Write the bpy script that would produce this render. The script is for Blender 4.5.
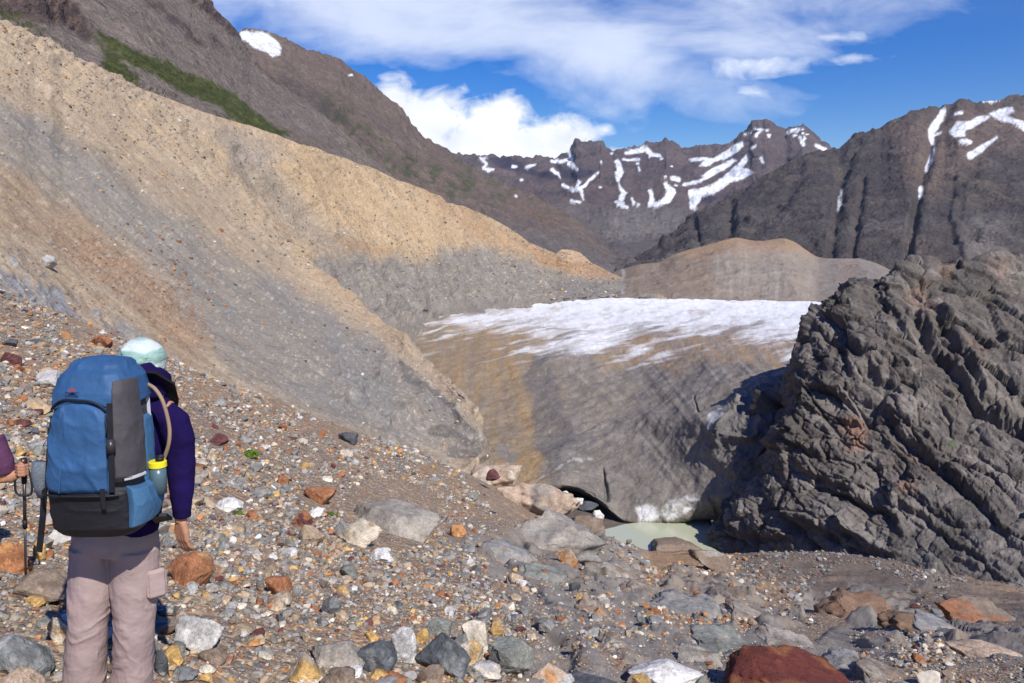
import bpy, bmesh, math, random
import numpy as np
from mathutils import Vector, Matrix
R = math.radians
for o in list(bpy.data.objects): bpy.data.objects.remove(o)
S = bpy.context.scene
COL = S.collection
# ------------------------------------------------------------------ camera, world, sun
F = 804.0; TH = R(7.2); CT, ST = math.cos(TH), math.sin(TH)
cam = bpy.data.cameras.new('camera'); camo = bpy.data.objects.new('camera', cam); COL.objects.link(camo)
cam.sensor_width = 36; cam.lens = F/1024*36; cam.clip_start = 0.05; cam.clip_end = 30000
camo.location = (0, 0, 0); camo.rotation_euler = (R(90)-TH, 0, 0)
S.camera = camo
SUN = Vector((0.37, -0.62, 0.69)).normalized()
S.view_settings.view_transform = 'Standard'; S.view_settings.look = 'None'
S.view_settings.exposure = 0.2; S.view_settings.gamma = 1.0; S.view_settings.use_curve_mapping = False
sl = bpy.data.lights.new('sun', 'SUN'); sl.energy = 5.0; sl.angle = R(0.53); sl.color = (1.0, 0.95, 0.865)
so = bpy.data.objects.new('sun', sl); COL.objects.link(so)
so.rotation_euler = SUN.to_track_quat('Z', 'Y').to_euler()
SKY_STRENGTH = 0.06
W = bpy.data.worlds.new('World'); S.world = W; W.use_nodes = True
def world():
    nt = W.node_tree; N = nt.nodes; L = nt.links; N.clear()
    def n(t, **k):
        a = N.new(t)
        for q, v in k.items(): setattr(a, q, v)
        return a
    def m(op, a, b=None, c=None, clamp=False):
        x = n('ShaderNodeMath', operation=op); x.use_clamp = clamp
        for i, v in enumerate((a, b, c)):
            if v is None: continue
            if isinstance(v, (int, float)): x.inputs[i].default_value = v
            else: L.new(v, x.inputs[i])
        return x.outputs[0]
    sky = n('ShaderNodeTexSky', sky_type='NISHITA'); sky.sun_disc = False
    sky.sun_elevation = math.asin(SUN.z); sky.sun_rotation = math.atan2(SUN.x, SUN.y)
    sky.altitude = 600; sky.air_density = 1.0; sky.dust_density = 0.3; sky.ozone_density = 2.0
    hsv = n('ShaderNodeHueSaturation'); hsv.inputs['Saturation'].default_value = 1.68; hsv.inputs['Hue'].default_value = 0.524
    hsv.inputs['Value'].default_value = 1.85
    L.new(sky.outputs[0], hsv.inputs['Color'])
    tc = n('ShaderNodeTexCoord'); sp = n('ShaderNodeSeparateXYZ'); L.new(tc.outputs['Generated'], sp.inputs[0])
    x, y, z = sp.outputs
    ys = m('MAXIMUM', y, 0.05)
    U = m('DIVIDE', x, ys); V = m('DIVIDE', z, ys)      # tangent coordinates towards the valley head
    front = m('MULTIPLY', y, 6.0, clamp=True)
    cb = n('ShaderNodeCombineXYZ'); L.new(U, cb.inputs[0]); L.new(V, cb.inputs[1])
    def noise(scale, det, rough, sx=1, sy=1, off=0, dist=0.0, rot=0):
        mp = n('ShaderNodeMapping'); mp.inputs['Scale'].default_value = (sx, sy, 1); mp.inputs['Location'].default_value = (off, off*.7, 0)
        mp.inputs['Rotation'].default_value = (0, 0, rot)
        L.new(cb.outputs[0], mp.inputs[0])
        t = n('ShaderNodeTexNoise'); t.inputs['Scale'].default_value = scale; t.inputs['Detail'].default_value = det
        t.inputs['Roughness'].default_value = rough; t.inputs['Distortion'].default_value = dist
        L.new(mp.outputs[0], t.inputs[0]); return t.outputs[0]
    def ell(cx, cy, rx, ry, rot=0, k=1.0):      # 1 at centre, 0 at the rim
        dx = m('SUBTRACT', U, cx); dy = m('SUBTRACT', V, cy)
        c, s = math.cos(rot), math.sin(rot)
        a = m('DIVIDE', m('ADD', m('MULTIPLY', dx, c), m('MULTIPLY', dy, s)), rx)
        b = m('DIVIDE', m('SUBTRACT', m('MULTIPLY', dy, c), m('MULTIPLY', dx, s)), ry)
        r = m('SQRT', m('ADD', m('MULTIPLY', a, a), m('MULTIPLY', b, b)))
        return m('MULTIPLY', m('SUBTRACT', 1.0, r), k)
    def mx(*a):
        r = a[0]
        for b in a[1:]: r = m('MAXIMUM', r, b)
        return r
    def uv(px, py):
        v = (341.5-py)/F; u = (px-512)/F; d = CT+v*ST
        return u/d, (-ST+v*CT)/d
    def E(px, py, rx, ry, rot=0, k=1): a = uv(px, py); return ell(a[0], a[1], rx/F, ry/F, rot, k)
    # thin high veil
    veil = mx(E(420, 10, 330, 75, R(-8)), E(600, 55, 230, 62, R(-14)), E(760, 45, 210, 40, R(4), .75), E(250, -60, 400, 120, 0), E(740, 0, 240, 40, 0, .6))
    n1 = noise(5.5, 7, 0.6, 1.0, 2.6, 3.1, 0.4, R(12)); n2 = noise(16, 5, .6, 1, 2.0, 7.7, .3, R(12))
    v1 = m('ADD', m('MULTIPLY', veil, 1.5), m('ADD', m('MULTIPLY', m('SUBTRACT', n1, .5), 2.3), m('MULTIPLY', m('SUBTRACT', n2, .5), .5)))
    v1 = m('MULTIPLY', m('SMOOTH_MIN', m('MAXIMUM', m('SUBTRACT', v1, .2), 0), 1.0, .6), 0.72, clamp=True)
    # small puffs
    puff = mx(E(755, 64, 62, 14, R(5), .9), E(757, 93, 26, 9, R(-8), .7), E(857, 58, 34, 6, 0, .6), E(605, 130, 14, 8, 0, 1.1), E(840, 38, 40, 6, 0, .6))
    v3 = m('MULTIPLY', m('ADD', puff, m('MULTIPLY', m('SUBTRACT', n2, .5), 2.2)), 1.0, clamp=True)
    # cumulus over the ridge
    cu = mx(E(480, 150, 112, 42, 0, 1.3), E(432, 122, 48, 38, 0, 1.2), E(497, 124, 42, 30, 0, 1.2), E(550, 140, 56, 25, 0, 1.1), E(400, 98, 34, 22, 0, .9), E(590, 155, 50, 10, 0, 1), E(660, 158, 60, 7, 0, .8))
    n3 = noise(24, 6, .55, 1, 1.3, 1.3, .5)
    v2 = m('MULTIPLY', m('ADD', cu, m('MULTIPLY', m('SUBTRACT', n3, .5), 1.7)), 2.0, clamp=True)
    n4 = noise(9, 4, .5, 1, 1.5, 11.3)
    mixn = n('ShaderNodeMixRGB'); L.new(hsv.outputs[0], mixn.inputs[1]); 
    a1 = m('MULTIPLY', mx(v1, v3), front); L.new(a1, mixn.inputs[0]); mixn.inputs[2].default_value = (17.0, 17.8, 19.5, 1)
    shade = n('ShaderNodeMixRGB'); shade.inputs[1].default_value = (13.5, 14.4, 16.2, 1); shade.inputs[2].default_value = (18.6, 18.8, 19.0, 1)
    L.new(m('MULTIPLY', m('SUBTRACT', m('ADD', m('MULTIPLY', n4, .6), m('MULTIPLY', n3, .6)), .32), 2.6, clamp=True), shade.inputs[0])
    mix2 = n('ShaderNodeMixRGB'); L.new(mixn.outputs[0], mix2.inputs[1]); L.new(shade.outputs[0], mix2.inputs[2])
    L.new(m('MULTIPLY', v2, front), mix2.inputs[0])
    bg = n('ShaderNodeBackground'); bg.inputs['Strength'].default_value = SKY_STRENGTH
    L.new(mix2.outputs[0], bg.inputs[0]); out = n('ShaderNodeOutputWorld'); L.new(bg.outputs[0], out.inputs[0])
world()
S.render.engine = 'CYCLES'
try:
    S.cycles.max_bounces = 5; S.cycles.diffuse_bounces = 3
except Exception: pass

# ------------------------------------------------------------------ helpers
def proj(px, py, d):
    """point seen at pixel px,py whose world y is d"""
    u = (np.asarray(px, float)-512)/F; v = (341.5-np.asarray(py, float))/F
    k = np.asarray(d, float)/(CT+v*ST)
    return np.stack(np.broadcast_arrays(u*k, (CT+v*ST)*k, (-ST+v*CT)*k), -1)
def PV(px, py, d): return Vector(proj(px, py, d).tolist())
def _h(i, j, k, s):
    h = (i.astype(np.int64)*374761393 + j.astype(np.int64)*668265263 + k.astype(np.int64)*2147483647 + s*1274126177) & 0xffffffff
    h = ((h ^ (h >> 13))*1274126177) & 0xffffffff
    h = ((h ^ (h >> 16))*2246822519) & 0xffffffff
    return ((h ^ (h >> 15)) & 0xffffff)/float(0xffffff)*2-1
def vnoise(p, s=0):
    f = np.floor(p); t = p-f; t = t*t*t*(t*(t*6-15)+10); f = f.astype(np.int64)
    i, j, k = f[..., 0], f[..., 1], f[..., 2]; a, b, c = t[..., 0], t[..., 1], t[..., 2]
    def L(x, y, w): return x+(y-x)*w
    x00 = L(_h(i, j, k, s), _h(i+1, j, k, s), a); x10 = L(_h(i, j+1, k, s), _h(i+1, j+1, k, s), a)
    x01 = L(_h(i, j, k+1, s), _h(i+1, j, k+1, s), a); x11 = L(_h(i, j+1, k+1, s), _h(i+1, j+1, k+1, s), a)
    return L(L(x00, x10, b), L(x01, x11, b), c)
ROT = np.array([[0.36, 0.48, -0.8], [-0.8, 0.6, 0.0], [0.48, 0.64, 0.6]])
def fbm(p, o=4, s=0, g=.5, lac=2.03):
    r = 0; a = 1; n = 0; q = p
    for i in range(o):
        r = r+a*vnoise(q, s+i*17); n += a; a *= g; q = (q@ROT.T)*lac+3.7
    return r/n
def ridged(p, o=5, s=0, g=.55, lac=2.05):
    r = 0; a = 1; n = 0; q = p; w = 1
    for i in range(o):
        v = 1-np.abs(vnoise(q, s+i*13))*1.6; v = np.clip(v, 0, 1)**2
        r = r+a*v*w; w = np.clip(v*1.6, .25, 1); n += a; a *= g; q = (q@ROT.T)*lac+1.9
    return r/n
def facet(p, s=0, tilt=.9, jit=.9, k=0):
    """broken-rock relief: cells cut by cracks, each with its own tilted face; returns relief, crack closeness, cell id"""
    sh = p.shape[:-1]; q = p.reshape(-1, 3); f = np.floor(q).astype(np.int64); b1 = np.full(len(q), 9.); b2 = b1.copy(); h = np.zeros(len(q)); ws = np.full(len(q), 1e-9); kk = k; idn = np.zeros(len(q))
    for i in (-1, 0, 1):
        for j in (-1, 0, 1):
            for l in (-1, 0, 1):
                c = f+np.array([i, j, l]); r = [_h(c[:, 0], c[:, 1], c[:, 2], s+w)*.5 for w in range(3)]
                dl = q-(c+.5+np.stack(r, -1)*jit); d = np.sqrt((dl*dl).sum(-1)); m = d < b1
                g = np.stack([_h(c[:, 0], c[:, 1], c[:, 2], s+5+w) for w in range(3)], -1)
                b2 = np.where(m, b1, np.minimum(b2, d)); b1 = np.where(m, d, b1)
                hc = tilt*(dl*g).sum(-1)+.5*g[:, 0]
                if kk: w_ = np.exp(-kk*d*d); h = h+w_*hc; ws = ws+w_
                else: h = np.where(m, hc, h)
                idn = np.where(m, g[:, 1], idn)
    e = b2-b1
    if kk: h = h/ws
    return h.reshape(sh), np.exp(-(e/.07)**2).reshape(sh), idn.reshape(sh)
def n2(a, b, s=0, o=3, g=.5):
    p = np.stack(np.broadcast_arrays(np.asarray(a, float), np.asarray(b, float), 0.5), -1)
    r = 0; w = 1; n = 0
    for i in range(o):
        r = r+w*vnoise(p, s+i*7); n += w; w *= g; p = p*2.03+5.1
    return r/n
def sstep(a, b, x):
    t = np.clip((x-a)/(b-a), 0, 1); return t*t*(3-2*t)
def seg_dist(px, py, pts):
    """distance to a polyline, signed side, and position along it (0..1)"""
    pts = np.array(pts, float); best = np.full(px.shape, 1e9); side = np.zeros(px.shape); tt = np.zeros(px.shape)
    L = np.hypot(*(pts[1:]-pts[:-1]).T); C = np.concatenate([[0], np.cumsum(L)])
    for i in range(len(pts)-1):
        a = pts[i]; e = pts[i+1]-a; l2 = e@e
        t = np.clip(((px-a[0])*e[0]+(py-a[1])*e[1])/l2, 0, 1)
        dx = px-a[0]-t*e[0]; dy = py-a[1]-t*e[1]; dd = np.hypot(dx, dy); m = dd < best
        best = np.where(m, dd, best); side = np.where(m, np.sign(e[0]*dy-e[1]*dx), side)
        tt = np.where(m, (C[i]+t*L[i])/C[-1], tt)
    return best, side, tt
def in_poly(px, py, pts):
    c = np.zeros(px.shape, bool); n = len(pts)
    for i in range(n):
        x0, y0 = pts[i]; x1, y1 = pts[(i+1) % n]
        if y0 == y1: continue
        m = ((y0 > py) != (y1 > py)) & (px < (x1-x0)*(py-y0)/(y1-y0)+x0); c ^= m
    return c
def poly(px, py, pts, soft=4):
    d, _, _ = seg_dist(px, py, list(pts)+[pts[0]])
    sd = np.where(in_poly(px, py, pts), d, -d)
    return sstep(-soft, soft, sd)
def tag(o, label=None, cat=None, group=None, kind=None):
    if label: o['label'] = label
    if cat: o['category'] = cat
    if group: o['group'] = group
    if kind: o['kind'] = kind
    return o
def link(name, me, parent=None):
    o = bpy.data.objects.new(name, me); COL.objects.link(o)
    if parent: o.parent = parent
    return o
def empty(name, loc):
    o = bpy.data.objects.new(name, None); o.location = loc; o.empty_display_size = .2; COL.objects.link(o); return o
def mesh_np(name, v, quads=None, tris=None, col=None, smooth=True, mat=None):
    me = bpy.data.meshes.new(name); v = np.asarray(v, np.float32)
    me.vertices.add(len(v)); me.vertices.foreach_set('co', v.ravel())
    fs = quads if quads is not None else tris; k = fs.shape[1]
    me.loops.add(fs.size); me.loops.foreach_set('vertex_index', fs.astype(np.int32).ravel())
    me.polygons.add(len(fs)); me.polygons.foreach_set('loop_start', np.arange(0, fs.size, k, dtype=np.int32))
    me.polygons.foreach_set('use_smooth', np.full(len(fs), smooth, bool))
    me.update(calc_edges=True)
    if col is not None:
        a = me.attributes.new('Col', 'FLOAT_COLOR', 'POINT')
        c = np.ones((len(v), 4), np.float32); c[:, :3] = np.clip(col, 0, 1); a.data.foreach_set('color', c.ravel())
    if mat: me.materials.append(mat)
    return me
def grid_faces(nr, nc):
    i = np.arange(nr-1)[:, None]*nc+np.arange(nc-1)[None, :]
    return np.stack([i, i+1, i+1+nc, i+nc], -1).reshape(-1, 4)
def gsm(a, s):
    if s <= 0: return a
    r = int(s*3)+1; k = np.exp(-.5*(np.arange(-r, r+1)/s)**2); k /= k.sum()
    return np.convolve(np.pad(a, r, mode='edge'), k, 'valid')
class Sheet:
    """a terrain face lofted through lines; each line = (height knots, depth knots, smoothing)"""
    def __init__(s, xs, lines, rows):
        s.xs = xs; P, D = [], []
        dx = xs[1]-xs[0]
        for ln in lines:
            pk, dk = np.array(ln[0], float), np.array(ln[1], float); sm = ln[2] if len(ln) > 2 else 0
            P.append(gsm(np.interp(xs, pk[:, 0], pk[:, 1]), sm/dx)); D.append(gsm(np.log(np.interp(xs, dk[:, 0], dk[:, 1])), max(sm, 12)/dx))
        py, ld, vv = [], [], []
        for i in range(len(lines)-1):
            n = rows[i]
            for j in range(n + (1 if i == len(lines)-2 else 0)):
                t = j/n; py.append(P[i]*(1-t)+P[i+1]*t); ld.append(D[i]*(1-t)+D[i+1]*t); vv.append(np.full(len(xs), i+t))
        s.py = np.array(py); s.d = np.exp(np.array(ld)); s.v = np.array(vv); s.px = np.broadcast_to(xs, s.py.shape).copy()
        s.p = proj(s.px, s.py, s.d); s.base = s.p.copy()
    def smooth_rows(s, sig):
        r = int(sig*3); k = np.exp(-.5*(np.arange(-r, r+1)/sig)**2); k /= k.sum()
        q = np.pad(s.p, ((r, r), (0, 0), (0, 0)), mode='edge'); s.p = sum(k[i]*q[i:i+s.p.shape[0]] for i in range(2*r+1))
    def normals(s):
        a = np.gradient(s.p, axis=1); b = np.gradient(s.p, axis=0); n = np.cross(a, b)
        n /= np.linalg.norm(n, axis=-1, keepdims=True)+1e-9
        f = np.sum(n*s.p, -1) > 0; n[f] *= -1
        return n
    def disp(s, amt): s.p = s.p+s.normals()*amt[..., None]
    def build(s, name, mat, col):
        nr, nc = s.py.shape
        me = mesh_np(name, s.p.reshape(-1, 3), quads=grid_faces(nr, nc), col=col.reshape(-1, 3), mat=mat)
        return link(name, me)
def unproj(p):
    k = p[..., 2]/p[..., 1]; v = (k*CT+ST)/(CT-k*ST); return 512+F*p[..., 0]/p[..., 1]*(CT+v*ST), 341.5-v*F
def paint(col, mask, c):
    c = np.asarray(c, float); return col*(1-mask[..., None])+c*mask[..., None]
def base_col(shape, c): return np.broadcast_to(np.array(c, float), shape+(3,)).copy()

# ------------------------------------------------------------------ materials
def mat_vc(name, rough=.9, spec=.2, scales=((1.0, .25),), bump=((1.0, .3),), bdist=.1, tintvar=.0):
    """colour from the mesh attribute Col, broken up by world-space noise, with noise bump"""
    m = bpy.data.materials.new(name); m.use_nodes = True; nt = m.node_tree; N = nt.nodes; L = nt.links
    b = N['Principled BSDF']; b.inputs['Roughness'].default_value = rough; b.inputs['Specular IOR Level'].default_value = spec
    at = N.new('ShaderNodeAttribute'); at.attribute_name = 'Col'; tc = N.new('ShaderNodeTexCoord')
    c = at.outputs['Color']
    for sc, amt in scales:
        t = N.new('ShaderNodeTexNoise'); t.inputs['Scale'].default_value = sc; t.inputs['Detail'].default_value = 5; t.inputs['Roughness'].default_value = .65
        L.new(tc.outputs['Object'], t.inputs[0])
        mr = N.new('ShaderNodeMapRange'); mr.inputs[1].default_value = .3; mr.inputs[2].default_value = .7
        mr.inputs[3].default_value = 1-amt; mr.inputs[4].default_value = 1+amt; L.new(t.outputs[0], mr.inputs[0])
        mu = N.new('ShaderNodeVectorMath'); mu.operation = 'SCALE'; L.new(c, mu.inputs[0]); L.new(mr.outputs[0], mu.inputs['Scale']); c = mu.outputs[0]
    L.new(c, b.inputs['Base Color'])
    h = None
    for sc, amt in bump:
        t = N.new('ShaderNodeTexNoise'); t.inputs['Scale'].default_value = sc; t.inputs['Detail'].default_value = 6; t.inputs['Roughness'].default_value = .65
        L.new(tc.outputs['Object'], t.inputs[0])
        mu = N.new('ShaderNodeMath'); mu.operation = 'MULTIPLY'; mu.inputs[1].default_value = amt; L.new(t.outputs[0], mu.inputs[0])
        if h is None: h = mu.outputs[0]
        else:
            ad = N.new('ShaderNodeMath'); L.new(h, ad.inputs[0]); L.new(mu.outputs[0], ad.inputs[1]); h = ad.outputs[0]
    if h is not None:
        bp = N.new('ShaderNodeBump'); bp.inputs['Distance'].default_value = bdist; bp.inputs['Strength'].default_value = 1.0
        L.new(h, bp.inputs['Height']); L.new(bp.outputs[0], b.inputs['Normal'])
    return m
def mat_ground():
    """gravel: several sizes of pebbles, each with its own colour, over the painted soil colour"""
    m = bpy.data.materials.new('gravel'); m.use_nodes = True; nt = m.node_tree; N = nt.nodes; L = nt.links
    b = N['Principled BSDF']; b.inputs['Roughness'].default_value = .9; b.inputs['Specular IOR Level'].default_value = .2
    at = N.new('ShaderNodeAttribute'); at.attribute_name = 'Col'; tc = N.new('ShaderNodeTexCoord')
    bd = N.new('ShaderNodeAttribute'); bd.attribute_name = 'Rock'
    c = at.outputs['Color']; hs = None
    inv = N.new('ShaderNodeMath'); inv.operation = 'SUBTRACT'; inv.inputs[0].default_value = 1; L.new(bd.outputs['Fac'], inv.inputs[1])
    for sc, amt, ha in ((42, .75, .10), (16, .7, .15), (5, .35, .10)):
        wn = N.new('ShaderNodeTexNoise'); wn.inputs['Scale'].default_value = sc*.8; L.new(tc.outputs['Object'], wn.inputs[0])
        mix = N.new('ShaderNodeVectorMath'); mix.operation = 'MULTIPLY_ADD'; mix.inputs[1].default_value = (.5/sc,)*3
        L.new(wn.outputs['Color'], mix.inputs[0]); L.new(tc.outputs['Object'], mix.inputs[2])
        v = N.new('ShaderNodeTexVoronoi'); v.inputs['Scale'].default_value = sc; L.new(mix.outputs[0], v.inputs[0])
        cr = N.new('ShaderNodeValToRGB'); e = cr.color_ramp; e.interpolation = 'CONSTANT'
        stops = [(0, (.55, .52, .52)), (.18, (.8, .8, .82)), (.36, (.7, .72, .78)), (.5, (1.15, .98, .8)), (.62, (1, 1, 1)), (.74, (1.3, 1.2, 1.05)), (.84, (1.3, .85, .5)), (.9, (1.75, 1.6, 1.4)), (.95, (.9, .5, .35))]
        e.elements[0].position = 0; e.elements[0].color = (*stops[0][1], 1); e.elements[1].position = stops[1][0]; e.elements[1].color = (*stops[1][1], 1)
        for p_, q in stops[2:]: x = e.elements.new(p_); x.color = (*q, 1)
        sep = N.new('ShaderNodeSeparateColor'); L.new(v.outputs['Color'], sep.inputs[0]); L.new(sep.outputs[0], cr.inputs[0])
        mul = N.new('ShaderNodeMixRGB'); mul.blend_type = 'MULTIPLY'; L.new(c, mul.inputs[1]); L.new(cr.outputs[0], mul.inputs[2])
        am = N.new('ShaderNodeMath'); am.operation = 'MULTIPLY'; am.inputs[1].default_value = amt; L.new(inv.outputs[0], am.inputs[0]); L.new(am.outputs[0], mul.inputs[0])
        c = mul.outputs[0]
        sm = N.new('ShaderNodeMath'); sm.operation = 'MULTIPLY'; sm.inputs[1].default_value = -ha/sc*2; L.new(v.outputs['Distance'], sm.inputs[0])
        am2 = N.new('ShaderNodeMath'); am2.operation = 'MULTIPLY'; L.new(sm.outputs[0], am2.inputs[0]); L.new(inv.outputs[0], am2.inputs[1]); sm = am2
        if hs is None: hs = sm.outputs[0]
        else: a = N.new('ShaderNodeMath'); L.new(hs, a.inputs[0]); L.new(sm.outputs[0], a.inputs[1]); hs = a.outputs[0]
    for sc, ha in ((1.2, .05), (7, .02)):
        t = N.new('ShaderNodeTexNoise'); t.inputs['Scale'].default_value = sc; t.inputs['Detail'].default_value = 8; t.inputs['Roughness'].default_value = .62; L.new(tc.outputs['Object'], t.inputs[0])
        a = N.new('ShaderNodeMath'); a.operation = 'MULTIPLY_ADD'; a.inputs[1].default_value = ha; L.new(t.outputs[0], a.inputs[0]); L.new(hs, a.inputs[2]); hs = a.outputs[0]
    L.new(c, b.inputs['Base Color'])
    bp = N.new('ShaderNodeBump'); bp.inputs['Distance'].default_value = 1.0; bp.inputs['Strength'].default_value = .9
    L.new(hs, bp.inputs['Height']); L.new(bp.outputs[0], b.inputs['Normal'])
    return m
M_GROUND = mat_ground()
M_SLOPE = mat_vc('moraine_debris', .95, .1, ((.35, .12), (2.5, .25)), ((.5, .5), (3, .35)), .5)
M_WALL = mat_vc('moraine_wall_debris', .95, .1, ((.1, .12), (.8, .2)), ((.3, 1.), (1.2, .4)), .9)
M_MOUNT = mat_vc('mountain_rock', .95, .1, ((.02, .15), (.12, .3), (.5, .25)), ((.05, 1), (.2, .6)), 7.0)
M_CRAG = mat_vc('outcrop_rock', .75, .3, ((.25, .22), (2.2, .28)), ((.7, .6), (4, .25)), .55)
M_ICE = mat_vc('dirty_ice', .7, .3, ((.3, .12), (2, .2)), ((.5, .5), (2.5, .3)), .5)
M_ROCK = mat_vc('boulder_stone', .82, .25, ((3, .3), (14, .28), (60, .3)), ((6, .7), (24, .4), (80, .2)), .03)
M_STONE = mat_vc('loose_stone', .85, .2, ((30, .2),), ((40, .4),), .006)

def xr(a, b, st): return np.arange(a, b+st, st)
# ------------------------------------------------------------------ far mountains
def ridge_sheet(name, xs, lines, rows, amp, scale, colf, seed, skyamp=0, extra=None, vert=0.0, label=None, kind='structure', mat=None):
    s = Sheet(xs, lines, rows)
    p = s.p
    r = ridged(p/scale, 6, seed)-.45
    f = fbm(p/(scale*.33), 4, seed+5)
    amt = amp*(r*1.0+.25*f+.16*(ridged(p/(scale*.3), 4, seed+8)-.4)+.07*facet(p/(scale*.16), seed)[0])
    if vert:
        amt = amt+vert*(ridged(np.stack([s.px/38.+.25*n2(s.px/60, s.py/60, seed+2), s.py/150., s.px*0+seed], -1), 4, seed+9)-.5)
    if extra: amt = amt+extra(s)
    last = len(lines)-2; e = np.exp(-((s.v-last)/.07)**2); amt = amt*(1-.7*e); s.disp(amt)
    if skyamp: s.p[..., 2] += skyamp*e*fbm(s.base/(scale*.12), 4, seed+3)
    s.px, s.py = unproj(s.p)
    c = colf(s, r, f)
    o = s.build(name, mat or M_MOUNT, c)
    tag(o, label, None, None, kind)
    return s
SNOW = (.86, .88, .92)
def snow_polys(s, c, polys, warp=2.2, soft=1.0, seed=50):
    wx = s.px+warp*n2(s.px/7, s.py/7, seed, 3)+warp*.6*n2(s.px/2.5, s.py/2.5, seed+4, 2); wy = s.py+warp*n2(s.px/7, s.py/7, seed+1, 3)
    m = 0
    for q in polys:
        if isinstance(q, tuple):       # (polyline, width list)
            d, _, t = seg_dist(wx, wy, q[0]); w = np.interp(t, np.linspace(0, 1, len(q[1])), q[1])
            m = np.maximum(m, 1-sstep(w-soft, w+soft, d))
        else: m = np.maximum(m, poly(wx, wy, q, soft))
    return paint(c, m, SNOW), m
def spots(s, c, box, n, seed, col=SNOW, r=(.6, 1.6)):
    rng = random.Random(seed); m = np.zeros(s.px.shape)
    for _ in range(n):
        x, y = rng.uniform(box[0], box[2]), rng.uniform(box[1], box[3]); w, h = rng.uniform(*r)*1.5, rng.uniform(*r)
        m = np.maximum(m, sstep(1.3, .7, np.hypot((s.px-x)/w, (s.py-y)/h)))
    return paint(c, m, col)

def col5(s, r, f):
    c = base_col(s.px.shape, (.112, .086, .085))
    c = paint(c, sstep(-.1, .35, r)*.5, (.15, .115, .108))
    c = paint(c, sstep(-.2, .5, fbm(s.p/120, 3, 77))*.45, (.175, .13, .115))
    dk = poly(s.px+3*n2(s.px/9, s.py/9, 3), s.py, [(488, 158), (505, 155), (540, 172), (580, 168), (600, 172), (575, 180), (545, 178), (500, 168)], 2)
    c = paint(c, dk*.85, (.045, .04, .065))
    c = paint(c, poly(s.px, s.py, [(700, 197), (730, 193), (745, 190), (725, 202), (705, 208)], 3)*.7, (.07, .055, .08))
    lo = sstep(196, 214, s.py+6*n2(s.px/20, s.py/20, 8)); c = paint(c, lo*.8, (.14, .125, .12))
    pale = poly(s.px+5*n2(s.px/9, s.py/9, 4), s.py, [(605, 222), (625, 208), (650, 210), (680, 218), (672, 232), (640, 240), (606, 238)], 7)
    st = .5+.5*n2(s.px/3, s.py/22, 6); c = paint(c, pale*st*.8, (.24, .22, .205))
    c, _ = snow_polys(s, c, [
        ([(480, 158), (487, 163), (484, 168)], [1.4, 1.2, 1.0]), ([(481, 159), (487, 158)], [1, 1]),
        ([(484, 167), (489, 171), (494, 169)], [1.4, 1.4, .8]), ([(513, 166), (517, 167)], [1.6, 1]),
        ([(527, 167), (533, 165), (536, 164)], [1.6, 1.3, .6]), ([(521, 180), (523, 180)], [1.3, 1]),
        ([(553, 170), (558, 174), (560, 178)], [2.2, 1.6, .9]), ([(569, 151), (572, 158), (570, 164), (577, 169)], [1.6, 1.4, 2.6, 1.4]),
        ([(551, 161), (560, 162), (569, 160)], [1.3, 1.9, 1.2]), ([(598, 173), (590, 180), (584, 186), (574, 191), (571, 189)], [1.1, 1.4, 1.5, 1.8, 2]),
        ([(579, 181), (577, 187), (582, 192), (583, 199)], [1.5, 1.5, 1.2, 1.]), ([(563, 185), (568, 187)], [1.4, 1.6]), ([(571, 200), (580, 203)], [1.2, 1.2]),
        ([(618, 163), (620, 170), (618, 181)], [2.5, 4.5, 1.6]), ([(619, 185), (624, 193), (619, 204), (627, 207)], [1, 2.4, 2.4, 1.4]),
        ([(623, 160), (639, 160)], [1.2, 1.4]), ([(626, 153), (638, 151), (645, 149), (652, 154), (659, 156)], [1.5, 2.3, 2.8, 1.8, 1.6]), ([(651, 154), (660, 156)], [2, 1.8]),
        ([(638, 167), (640, 170)], [1.2, 1.2]), ([(632, 199), (635, 204), (640, 206)], [1.2, 1.4, 1.]),
        ([(651, 192), (652, 200), (650, 205), (660, 204), (668, 199), (671, 192), (666, 185)], [2, 2.4, 2.6, 2.3, 4, 4.4, 2.4]),
        ([(673, 178), (678, 179)], [2.6, 2.4]), ([(683, 184), (700, 181), (710, 176)], [1.4, 1.5, 1.6]),
        [(689, 158), (700, 157), (713, 158), (722, 153), (732, 146), (742, 141), (745, 146), (737, 153), (727, 158), (716, 161), (706, 167), (698, 167), (704, 160), (692, 161)],
        [(702, 176), (712, 168), (722, 164), (733, 158), (738, 160), (728, 167), (718, 173), (708, 178)],
        [(688, 190), (698, 189), (714, 184), (726, 175), (738, 164), (746, 155), (748, 160), (743, 168), (754, 172), (744, 178), (732, 182), (722, 189), (712, 194), (702, 197), (697, 205), (696, 211), (690, 208), (690, 200)],
        ([(752, 148), (754, 146)], [1.6, 1.3]), ([(761, 158), (763, 163)], [1.2, 1.5]), ([(788, 132), (797, 129)], [1.6, 1.2]), ([(800, 137), (803, 144)], [1.8, 2.4]),
        ([(816, 145), (826, 150)], [1.6, 2]), ([(755, 129), (763, 130), (757, 134)], [.9, 1, .8]), ([(735, 196), (741, 193)], [1, 1]),
    ], 1.6, .7)
    c = spots(s, c, (600, 150, 680, 205), 14, 5); c = spots(s, c, (745, 124, 775, 140), 6, 6); c = spots(s, c, (795, 128, 812, 142), 8, 9)
    return c
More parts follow.
